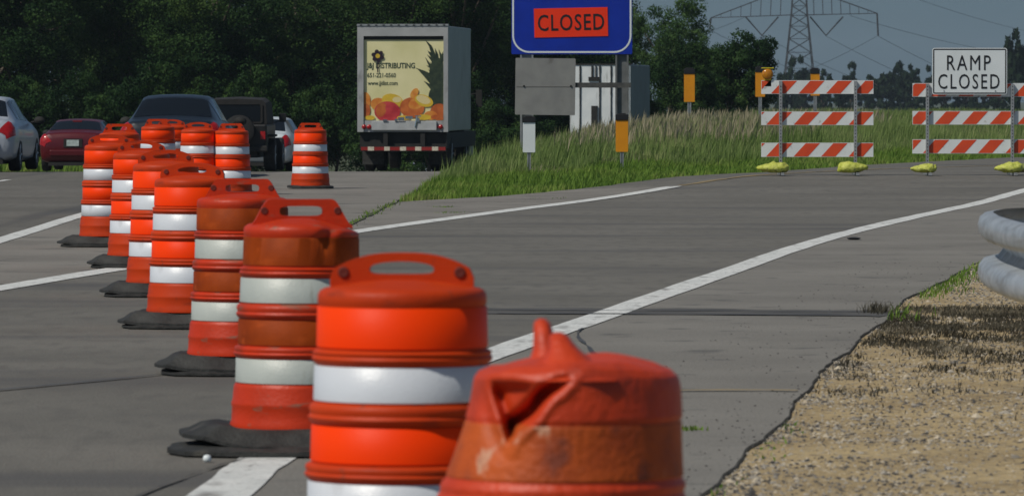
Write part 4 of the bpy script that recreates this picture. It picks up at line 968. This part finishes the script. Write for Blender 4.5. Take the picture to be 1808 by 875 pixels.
# ------------------------------------------------------------------ vehicles
def lerp(a, b, t): return a + (b - a) * t
class Hull:
    """car hull lofted along +Y from rear (0) to front; stations: (y, zb, wm, zbelt, wbelt, ztop, wtop)"""
    def __init__(s, st): s.st = st
    def stat(s, u):
        n = len(s.st) - 1; k = min(int(u), n - 1); t = u - k; P = s.st
        a, b, c, d = P[max(k-1, 0)], P[k], P[k+1], P[min(k+2, n)]
        r = []
        for i in range(7):
            m0 = (c[i] - a[i]) / 2; m1 = (d[i] - b[i]) / 2; dl = c[i] - b[i]
            if m0 * dl <= 0: m0 = 0
            else: m0 = math.copysign(min(abs(m0), 2.2 * abs(dl)), dl)
            if m1 * dl <= 0: m1 = 0
            else: m1 = math.copysign(min(abs(m1), 2.2 * abs(dl)), dl)
            t2, t3 = t*t, t*t*t
            r.append((2*t3-3*t2+1)*b[i] + (t3-2*t2+t)*m0 + (-2*t3+3*t2)*c[i] + (t3-t2)*m1)
        return r
    def ring(s, u):
        y, zb, wm, zbe, wb, zt, wt = s.stat(u)
        half = [(0.0, zb), (wm*.80, zb), (wm*.95, zb+0.06), (wm*0.99, lerp(zb, zbe, .35)), (wm, lerp(zb, zbe, .62)), (wm*.985, lerp(zb, zbe, .85)), (wb, zbe)]
        half += [(lerp(wb, wt, .33), lerp(zbe, zt, .36)), (lerp(wb, wt, .68), lerp(zbe, zt, .70)), (lerp(wb, wt, .93), lerp(zbe, zt, .93)), (wt*.90, zt + 0.0), (wt*.5, zt+0.022), (0, zt+0.03)]
        return y, half
    def pt(s, u, v):      # v in 0..24, 12 = centre top; x<0 for v<12
        y, half = s.ring(u); full = [(-a, b) for a, b in half] + half[-2::-1]
        k = min(int(v), len(full) - 2); t = v - k; return Vector((lerp(full[k][0], full[k+1][0], t), y, lerp(full[k][1], full[k+1][1], t)))
    def patch(s, mb, u0, u1, v0, v1, off, nu=8, nv=12, mi=0):
        b = len(mb.v); e_ = 0.02
        for i in range(nu + 1):
            for j in range(nv + 1):
                u = lerp(u0, u1, i/nu); v = lerp(v0, v1, j/nv); p = s.pt(u, v)
                du = s.pt(min(u+e_, len(s.st)-1), v) - s.pt(max(u-e_, 0), v); dv = s.pt(u, min(v+e_, 24)) - s.pt(u, max(v-e_, 0))
                nr = dv.cross(du)
                if nr.length < 1e-9: nr = Vector((0,-1,0))
                nr.normalize()
                if nr.dot(p - Vector((0, 2.4, 0.7))) < 0: nr = -nr
                mb.v.append(tuple(p + nr * off))
        for i in range(nu):
            for j in range(nv):
                q = (b+i*(nv+1)+j, b+i*(nv+1)+j+1, b+(i+1)*(nv+1)+j+1, b+(i+1)*(nv+1)+j); mb.f.append(q); mb.m.append(mi)
def wheel(parent, x, y, r, wd, side):
    o = empty('wheel', (x, y, r)); o.parent = parent
    mb = MB(); mb.lathe([(r*.62,-wd/2),(r*.93,-wd/2),(r,-wd/2+.03),(r,wd/2-.03),(r*.93,wd/2),(r*.62,wd/2),(r*.62,-wd/2)], 36, axis='X'); mb.build('tyre', M['tyre'], o, smooth=True, ang=40)
    mb = MB(); mb.lathe([(r*.62,-wd/2+.01),(r*.6,0.02*side),(0.001,0.05*side)], 24, axis='X')
    for k in range(5):
        a = k * 2 * math.pi / 5; mb.bar((side*wd*.40, 0, 0), (side*wd*.40, math.cos(a)*r*.6, math.sin(a)*r*.6), 0.03, n=6)
    mb.build('rim', M['galv'], o, smooth=True, ang=40)
SEDAN = [(0.00,0.42,0.70,0.72,0.60,0.74,0.40),(0.05,0.32,0.82,0.86,0.72,0.90,0.55),(0.16,0.24,0.89,0.94,0.80,1.00,0.66),(0.55,0.22,0.91,0.96,0.83,1.03,0.70),(1.25,0.20,0.915,0.95,0.84,1.40,0.56),(1.65,0.20,0.92,0.94,0.84,1.45,0.58),(2.45,0.20,0.92,0.92,0.84,1.44,0.58),(3.30,0.20,0.915,0.93,0.83,1.00,0.72),(4.00,0.22,0.90,0.86,0.80,0.92,0.70),(4.65,0.26,0.84,0.70,0.74,0.76,0.62),(4.80,0.36,0.72,0.60,0.62,0.64,0.50)]
def car(x, d, paint, label, rz=0.0, lamp='wide', hs_=1.0, ws=1.0, light_up=False, st=SEDAN, dz=0.0, name='car', spoiler=False):
    t = empty(name, (x, d, h(x, d) + 0.005 + dz), rz); tag(t, label, 'car', 'cars queued on the main road')
    H_ = Hull([(a, b, c*ws, e_, f*ws, g_*1.0 if g_ < 1.1 else 1.03 + (g_-1.03)*hs_, i_*ws) for a, b, c, e_, f, g_, i_ in st])
    mb = MB(); H_.patch(mb, 0, len(st)-1, 0, 24, 0.0, 64, 48)
    nv = 49; mb.f.append(tuple(range(nv-1, -1, -1))); mb.m.append(0); mb.f.append(tuple(len(mb.v) - nv + i for i in range(nv))); mb.m.append(0)
    mb.build('body', M[paint], t, smooth=True, ang=60)
    mb = MB(); H_.patch(mb, 3.15, 3.93, 9.05, 14.95, 0.006, 10, 16); mb.build('rear_window', M['glass'], t, smooth=True)
    mb = MB(); H_.patch(mb, 6.12, 6.90, 9.05, 14.95, 0.006, 10, 16); mb.build('windshield', M['glass'], t, smooth=True)
    for v0, v1 in ((6.35, 8.75), (15.25, 17.65)):
        for u0, u1 in ((4.0, 5.0), (5.08, 6.3)):
            mb = MB(); H_.patch(mb, u0, u1, v0, v1, 0.006, 8, 6); mb.build('side_window', M['glass'], t, smooth=True)
    for side in (-1, 1):
        for yy in (0.95, 3.75): wheel(t, side*(0.80*ws), yy, 0.33, 0.22, side)
        mb = MB()
        v0, v1 = (4.15, 7.2) if side < 0 else (16.8, 19.85)
        if lamp == 'wide': H_.patch(mb, 0.35, 2.2, v0, v1, 0.012, 10, 10)
        else: H_.patch(mb, 0.35, 2.1, v0+.2, v1-.7, 0.012, 10, 10)
        mb.build('tail_lamp', M['red_lamp'], t, smooth=True)
        mb = MB(); mb.lathe([(0.001,-0.05),(0.06,-0.04),(0.085,0.0),(0.08,0.05),(0.001,0.09)], 16, (0,0,0), 'Y'); mb.v = [(a*1.35 + side*1.04*ws, b + 3.05, c + 0.98) for a, b, c in mb.v]
        mb.bar((side*0.86*ws, 3.08, 0.94), (side*1.0*ws, 3.08, 0.97), 0.02); mb.build('mirror', M['dark'], t, smooth=True)
    mb = MB(); mb.box(-0.16, 0.16, -0.03, -0.02, 0.66, 0.82); mb.build('licence_plate', M['plate'], t)
    mb = MB(); mb.box(-0.24, 0.24, -0.018, 0.05, 0.63, 0.85); mb.build('plate_recess', M['dark'], t)
    mb = MB(); mb.box(-0.62*ws, 0.62*ws, -0.035, 0.05, 0.40, 0.56); mb.build('bumper', M[paint], t, bevel=0.03)
    mb = MB(); mb.box(-0.66*ws, 0.66*ws, 0.05, 4.6, 0.15, 0.24); mb.build('underbody', M['dark'], t)
    mb = MB(); mb.box(-0.12, 0.12, 1.12, 1.16, 1.29, 1.31); mb.build('brake_light', M['red_lamp'], t)
    if spoiler:
        pass
    return t
car((-56 - 904) / 91, 109.9, 'silver', 'silver sedan with red tail lamp cut by the left edge', rz=-0.03, hs_=1.0)
car((129 - 904) / 68, 147, 'maroon', 'dark maroon sedan with a small licence plate behind the silver one', rz=-0.03, hs_=0.72, ws=.98)
car((300 - 904) / 100, 100, 'navy', 'dark blue grey sedan seen over the tops of the far drums', rz=-0.02, hs_=0.98, ws=1.0)
car((454 - 904) / 66, 151, 'white_paint', 'white car mostly hidden behind the black off-roader', rz=-0.10, hs_=0.95)
tcar = car(px(741, 330), 330, 'silver', 'distant pale car glimpsed under the box truck', hs_=0.9)
tcar.location.z = pz(287, 330) - 1.44

# black off-roader
def offroader(x, d):
    t = empty('offroad_car', (x, d, h(x, d) + 0.005), -0.04); tag(t, 'black boxy off-roader with a soft top between the sedan and the lone drum', 'car')
    mb = MB(); mb.box(-0.76, 0.76, 0.0, 2.6, 0.55, 1.18); mb.box(-0.62, 0.62, 2.6, 3.8, 0.55, 1.12); mb.build('body', M['jeep'], t, bevel=0.05)
    mb = MB()
    sec = [(0.05, 0.73, 1.78), (1.3, 0.73, 1.83), (2.2, 0.70, 1.78)]
    vs_ = []
    for y_, w_, z_ in sec: vs_ += [(-0.76, y_, 1.18), (-w_, y_, z_ - 0.08), (-w_ + 0.10, y_, z_), (0, y_, z_ + 0.03), (w_ - 0.10, y_, z_), (w_, y_, z_ - 0.08), (0.76, y_, 1.18)]
    fs = [(k*7+i, k*7+i+1, (k+1)*7+i+1, (k+1)*7+i) for k in range(2) for i in range(6)] + [tuple(range(7)), tuple(reversed(range(14, 21)))]
    mb.add(vs_, fs); mb.build('soft_top', M['soft_top'], t)
    mb = MB(); plate(mb, rounded_rect(1.18, 0.42, 0.05), 0, 1.45, 0.035, 0.045); mb.build('rear_window', M['glass'], t)
    mb = MB(); ring_plate(mb, rounded_rect(1.30, 0.52, 0.07), rounded_rect(1.20, 0.43, 0.05), 0, 1.45, 0.020, 0.04); mb.build('window_frame', M['soft_top'], t)
    for side in (-1, 1):
        for yy in (0.75, 3.15): wheel(t, side*0.78, yy, 0.41, 0.28, side)
        mb = MB(); mb.box(side*0.80-0.12, side*0.80+0.12, 0.25, 1.3, 0.86, 0.92); mb.build('fender', M['dark'], t, bevel=0.02)
        mb = MB(); mb.box(side*0.66-0.06, side*0.66+0.06, -0.02, 0.0, 0.80, 1.0); mb.build('tail_lamp', M['red_lamp'], t)
        mb = MB(); mb.box(side*0.96-0.09, side*0.96+0.09, 2.35, 2.42, 1.22, 1.44); mb.bar((side*0.76, 2.4, 1.2), (side*0.9, 2.4, 1.28), 0.015); mb.build('mirror', M['jeep'], t, bevel=0.02)
    mb = MB(); mb.lathe([(0.12,-0.30),(0.30,-0.30),(0.38,-0.27),(0.385,-0.15),(0.37,-0.07),(0.12,-0.06)], 32, (0.08, 0, 1.02), 'Y'); mb.build('spare_tyre', M['tyre'], t, smooth=True, ang=40)
    mb = MB(); mb.box(-0.78, 0.78, -0.12, 0.0, 0.50, 0.64); mb.build('bumper', M['dark'], t, bevel=0.02)
    mb = MB(); mb.box(-0.58, -0.28, -0.13, -0.122, 0.72, 0.86); mb.build('licence_plate', M['plate'], t)
    mb = MB(); mb.box(-0.5, 0.5, 0.1, 3.7, 0.34, 0.55); mb.build('underbody', M['dark'], t)
offroader((417 - 904) / 71, 141)

# box truck
TD = 156.0; TS = FPX / TD
def boxtruck():
    X = px(711, TD); zg_ = h(X, TD) + 0.005; t = empty('box_truck', (X, TD, zg_), 0); tag(t, 'grey box truck with fruit pictures printed on its cream rear door', 'truck')
    def lx_(p): return px(p, TD) - X
    def lz_(p): return pz(p, TD) - zg_
    xl, xr, zt_, zb_ = lx_(630), lx_(791), lz_(44), lz_(233)
    Lb = 6.8; sh_ = 0.0
    # box with the right side visible: the truck is yawed, so shear is real rotation of the parent
    mb = MB()
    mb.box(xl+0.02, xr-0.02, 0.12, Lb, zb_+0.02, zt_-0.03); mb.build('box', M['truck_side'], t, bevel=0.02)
    mb = MB()
    dx0, dx1, dz0, dz1 = lx_(641), lx_(783), lz_(213), lz_(64)
    mb.box(xl, dx0, 0, 0.14, zb_, zt_-0.03); mb.box(dx1, xr, 0, 0.14, zb_, zt_-0.03); mb.box(dx0, dx1, 0.0, 0.14, dz1, zt_-0.03); mb.box(dx0, dx1, 0.03, 0.14, zb_, dz0)
    mb.build('rear_frame', M['truck_grey'], t)
    mb = MB(); mb.box(xl-0.01, xr+0.01, -0.02, 0.2, zt_-0.03, zt_+0.02); mb.build('top_rail', M['galv'], t)
    mb = MB()
    for k in range(12): mb.box(lerp(xl, xr, (k+.5)/12)-0.03, lerp(xl, xr, (k+.5)/12)+0.03, -0.03, -0.021, zt_-0.02, zt_+0.005)
    mb.build('marker_lamps', M['dark'], t)
    door = MB(); door.box(dx0+0.005, dx1-0.005, 0.075, 0.12, dz0, dz1); dr = door.build('rear_door', M['cream'], t)
    mb = MB(); mb.box(dx0+.005, dx1-.005, 0.05, 0.075, dz1-0.10, dz1-0.002); mb.build('door_seal', M['dark'], t)
    # printed picture: thin shapes on the door
    mats_ = [M['p_orange'], M['p_yellow'], M['p_red'], M['p_green'], M['p_dorange'], M['p_pale'], M['petal']]
    mb = MB(); ly = [0.0735]
    def dsc(cx, cy, rx, ry, mi, rot=0.0):
        ly[0] -= 0.0006; n = 40; pts_ = []
        for i in range(n):
            a = 2*math.pi*i/n; u, v = rx*math.cos(a), ry*math.sin(a)
            X_ = cx + u*math.cos(rot) - v*math.sin(rot); Y_ = cy + u*math.sin(rot) + v*math.cos(rot)
            pts_.append((min(max(lx_(X_), dx0+.01), dx1-.01), ly[0], max(lz_(Y_), dz0+.01)))
        mb.add(pts_, [tuple(range(n))], mi)
    def poly(pts_, mi):
        ly[0] -= 0.0006; mb.add([(min(max(lx_(a), dx0+.01), dx1-.01), ly[0], min(max(lz_(b), dz0+.01), dz1-.1)) for a, b in pts_], [tuple(range(len(pts_)))], mi)
    g = random.Random(4)
    for k in range(26):   # pineapple crown
        a = lerp(-2.75, -0.7, g.random()) ; L_ = g.uniform(24, 50); bx, by = 769 + g.uniform(-6, 12), g.uniform(108, 165)
        tx, ty = bx + L_*math.cos(a), by + L_*math.sin(a); nx_, ny_ = -math.sin(a)*4.0, math.cos(a)*4.0
        poly([(bx-nx_, by-ny_), (lerp(bx,tx,.6)-nx_*.7+2, lerp(by,ty,.6)-ny_*.7), (tx, ty), (lerp(bx,tx,.6)+nx_*.5+2, lerp(by,ty,.6)+ny_*.5), (bx+nx_, by+ny_)], 3)
    dsc(771, 135, 14, 34, 3); dsc(772, 172, 16, 22, 3)
    dsc(644, 178, 9, 15, 0); dsc(645, 195, 8, 12, 4); dsc(667, 184, 14, 11, 0); dsc(692, 178, 19, 12, 1, 0.2); dsc(700, 176, 8, 5, 5)
    dsc(727, 190, 22, 18, 4); dsc(735, 182, 15, 10, 0, -0.4); dsc(731, 165, 10, 6, 0, -1.0); dsc(748, 178, 17, 10, 1, 0.35); dsc(747, 176, 13, 7, 5, 0.35)
    dsc(775, 198, 16, 15, 4); dsc(760, 204, 12, 8, 0); dsc(683, 197, 23, 18, 2); dsc(672, 194, 9, 13, 4, .3); dsc(688, 191, 9, 6, 2)
    dsc(652, 208, 9, 4, 1); dsc(712, 208, 12, 4, 1); dsc(748, 207, 13, 5, 1); dsc(768, 207, 8, 4, 4)
    mb.build('door_print', mats_, dr); mb = MB()
    for k in range(6):
        a = k*math.pi/3 + .3; dsc(666 + 6.5*math.cos(a), 99 + 6.5*math.sin(a), 5.0, 4.0, 6, a)
    dsc(666, 99, 4.0, 4.0, 1); poly([(665, 106), (667, 106), (667, 128), (665, 128)], 6)
    mb.build('flower_logo', mats_, dr)
    def tx(body, x0_, x1_, y0_, y1_, o=0.01): text_mesh('lettering', body, (x1_-x0_)/TS, (y1_-y0_)/TS, lx_((x0_+x1_)/2), lz_((y0_+y1_)/2), 0.0715, M['ink'], dr, o)
    tx('J&J DISTRIBUTING', 646, 732, 111, 124, 0.02); tx('651-221-0560', 647, 698, 129, 137, 0.012); tx('www.jjdist.com', 648, 701, 143, 153, 0.012)
    # lift gate and hardware
    mb = MB(); mb.box(lx_(656), lx_(771), -0.06, 0.03, lz_(230), lz_(214)); mb.build('lift_gate', mat('pale_gate', (0.48,0.50,0.50), (0.38,0.40,0.40), 0.5, 4), t, bevel=0.01)
    mb = MB()
    for a, b, c, d_ in ((703,714,207,213),(716,729,205,210),(733,744,204,206),(734,741,208,215),(697,702,210,214),(676,684,211,214)):
        mb = MB(); mb.box(lx_(a), lx_(b), -0.09, -0.05, lz_(d_), lz_(c)); mb.build('latch', M['chrome'], t)
    mb = MB(); mb.bar((lx_(737), -0.08, lz_(206)), (lx_(733), -0.08, lz_(224)), 0.02); mb.build('latch_lever', M['chrome'], t)
    for a in (642, 651, 769, 778):
        mb = MB(); mb.lathe([(0.001,-0.03),(0.055,-0.025),(0.065,0.0)], 18, (lx_(a), -0.001, lz_(224)), 'Y'); mb.build('tail_lamp', M['red_lamp'], t, smooth=True)
    mb = MB(); mb.box(xl+.05, xr-.05, 0.15, Lb+1.8, lz_(262), lz_(234)); mb.box(lx_(676), lx_(684), 0.0, 0.15, lz_(262), lz_(234)); mb.box(lx_(742), lx_(750), 0.0, 0.15, lz_(262), lz_(234)); mb.build('chassis', M['dark'], t)
    mb = MB(); mb.box(lx_(636), lx_(788), -0.05, 0.06, lz_(267), lz_(258)); bp_ = mb.build('underride_bar', M['dark'], t)
    mb = MB(); mb.box(lx_(637), lx_(787), -0.056, -0.052, lz_(265.5), lz_(259.5), 0)
    for a, b in ((649,660),(678,688),(706,717),(733,744),(763,774)): mb.box(lx_(a), lx_(b), -0.062, -0.058, lz_(266), lz_(259), 1)
    mb.build('reflective_tape', [M['tape_r'], M['tape_w']], bp_)
    for side, p in ((-1, 652), (1, 770)):
        for dd in (-0.16, 0.16): 
            wheel(t, lx_(p) + dd, 1.6, 0.48, 0.27, side)
        wheel(t, lx_(p) + side*0.05, 6.9, 0.48, 0.28, side)
        mb = MB(); mb.box(lx_(p)-0.30, lx_(p)+0.30, 0.85, 0.87, 0.18, 0.75); mb.build('mud_flap', M['rubber'], t)
    # cab
    mb = MB(); c0 = Lb + 0.15
    vs_ = []
    for (y_, w_, z_) in ((c0,1.02,2.35),(c0+1.5,1.02,2.30),(c0+1.9,0.98,1.5),(c0+2.6,0.9,1.35)): vs_ += [(-w_, y_, 0.55), (-w_, y_, z_-.1), (-w_+.12, y_, z_), (w_-.12, y_, z_), (w_, y_, z_-.1), (w_, y_, 0.55)]
    fs = [(k*6+i, k*6+(i+1)%6, (k+1)*6+(i+1)%6, (k+1)*6+i) for k in range(3) for i in range(6)] + [tuple(range(6)), tuple(reversed(range(18, 24)))]
    mb.add(vs_, fs); mb.build('cab', mat('dark_cab_paint', (0.05,0.06,0.08), None, 0.4), t)
    for side in (-1, 1):
        mb = MB(); mb.box(side*1.32-0.09, side*1.32+0.09, c0+1.4, c0+1.5, 1.75, 2.25); mb.bar((side*1.0, c0+1.45, 2.1), (side*1.28, c0+1.45, 2.15), 0.02); mb.build('mirror', M['dark'], t, bevel=0.03)
        mb = MB(); mb.box(side*1.13-0.05, side*1.13+0.05, c0+0.2, c0+1.3, 0.35, 0.9); mb.build('fuel_tank', M['truck_side'], t, bevel=0.04)
    t.location.x = X + xr; t.location.y = TD
    for ch in t.children: ch.location.x -= xr
    t.rotation_euler.z = -0.088
    return t
boxtruck()

# white trailer beyond the grass
WD = 203.0
def trailer():
    X = px(1060, WD); zg_ = soil(X, WD); t = empty('trailer', (X, WD, zg_)); tag(t, 'white panelled box trailer standing behind the tall grass below the blue sign', 'trailer')
    lx_ = lambda p: px(p, WD) - X; lz_ = lambda p: pz(p, WD) - zg_
    z0_ = max(0.45, lz_(262))
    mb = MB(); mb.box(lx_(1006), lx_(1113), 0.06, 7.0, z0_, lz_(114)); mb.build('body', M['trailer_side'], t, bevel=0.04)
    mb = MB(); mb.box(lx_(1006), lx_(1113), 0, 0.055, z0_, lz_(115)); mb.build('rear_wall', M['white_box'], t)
    mb = MB(); mb.box(lx_(1004), lx_(1115), -0.03, 0.1, lz_(115), lz_(112.5)); mb.build('top_rail', M['dark'], t)
    for p, w_ in ((1024, 2.6), (1059, 2.8), (1079, 2.6), (1110, 1.2)):
        mb = MB(); zz = [lz_(z) for z in range(116, 256, 6)]
        pts_ = [(lx_(p), -0.03, z) for z in zz]; mb.tube(pts_, [w_/2*WD/FPX*g.uniform(.7, 1.2) for _ in zz], 6); mb.build('lock_rod', M['dark'], t)
    for a, b, c, d_ in ((1044,1055,187,258),(1044,1047,116,137),(1051,1053,116,137),(1039,1057,136,143)):
        mb = MB(); mb.box(lx_(a), lx_(b), -0.05, -0.005, lz_(d_), lz_(c)); mb.build('bracket', M['dark'], t)
    for sx_ in (-1, 1): wheel(t, sx_*1.0, 1.5, 0.45, 0.3, sx_)
    t.rotation_euler.z = -0.125
trailer()
# small litter on the road
mb = MB(); mb.lathe([(0.001,0),(0.014,0.002),(0.018,0.012),(0.014,0.026),(0.001,0.03)], 10); o = mb.build('litter', M['white_sign'], smooth=True)
yy = FPX * CAM_Z / (818 - HZ); o.location = (px(365, yy), yy, 0.006); tag(o, 'small white scrap of litter on the asphalt near the white line', 'litter')
mb = MB(); mb.lathe([(0.001,0),(0.06,0.002),(0.075,0.012),(0.03,0.022),(0.001,0.024)], 9); mb.v = [(a, b*2.2, c) for a, b, c in mb.v]; o = mb.build('litter', M['dark'])
o.location = (3.47, 57.5, 0.008); tag(o, 'flat dark scrap lying on the right white line', 'litter')
# haze
mh = bpy.data.materials.new('thin_haze'); mh.use_nodes = True; n_ = mh.node_tree; n_.nodes.remove(n_.nodes['Principled BSDF'])
pv = n_.nodes.new('ShaderNodeVolumePrincipled'); pv.inputs['Color'].default_value = (0.62, 0.78, 0.92, 1); pv.inputs['Density'].default_value = 0.00011
n_.links.new(pv.outputs[0], n_.nodes['Material Output'].inputs['Volume'])
HAZE = True
if HAZE:
    mb = MB(); mb.box(-3100, 3100, -80, 4600, -60, 45); hz = mb.build('haze', mh); tag(hz, kind='stuff')
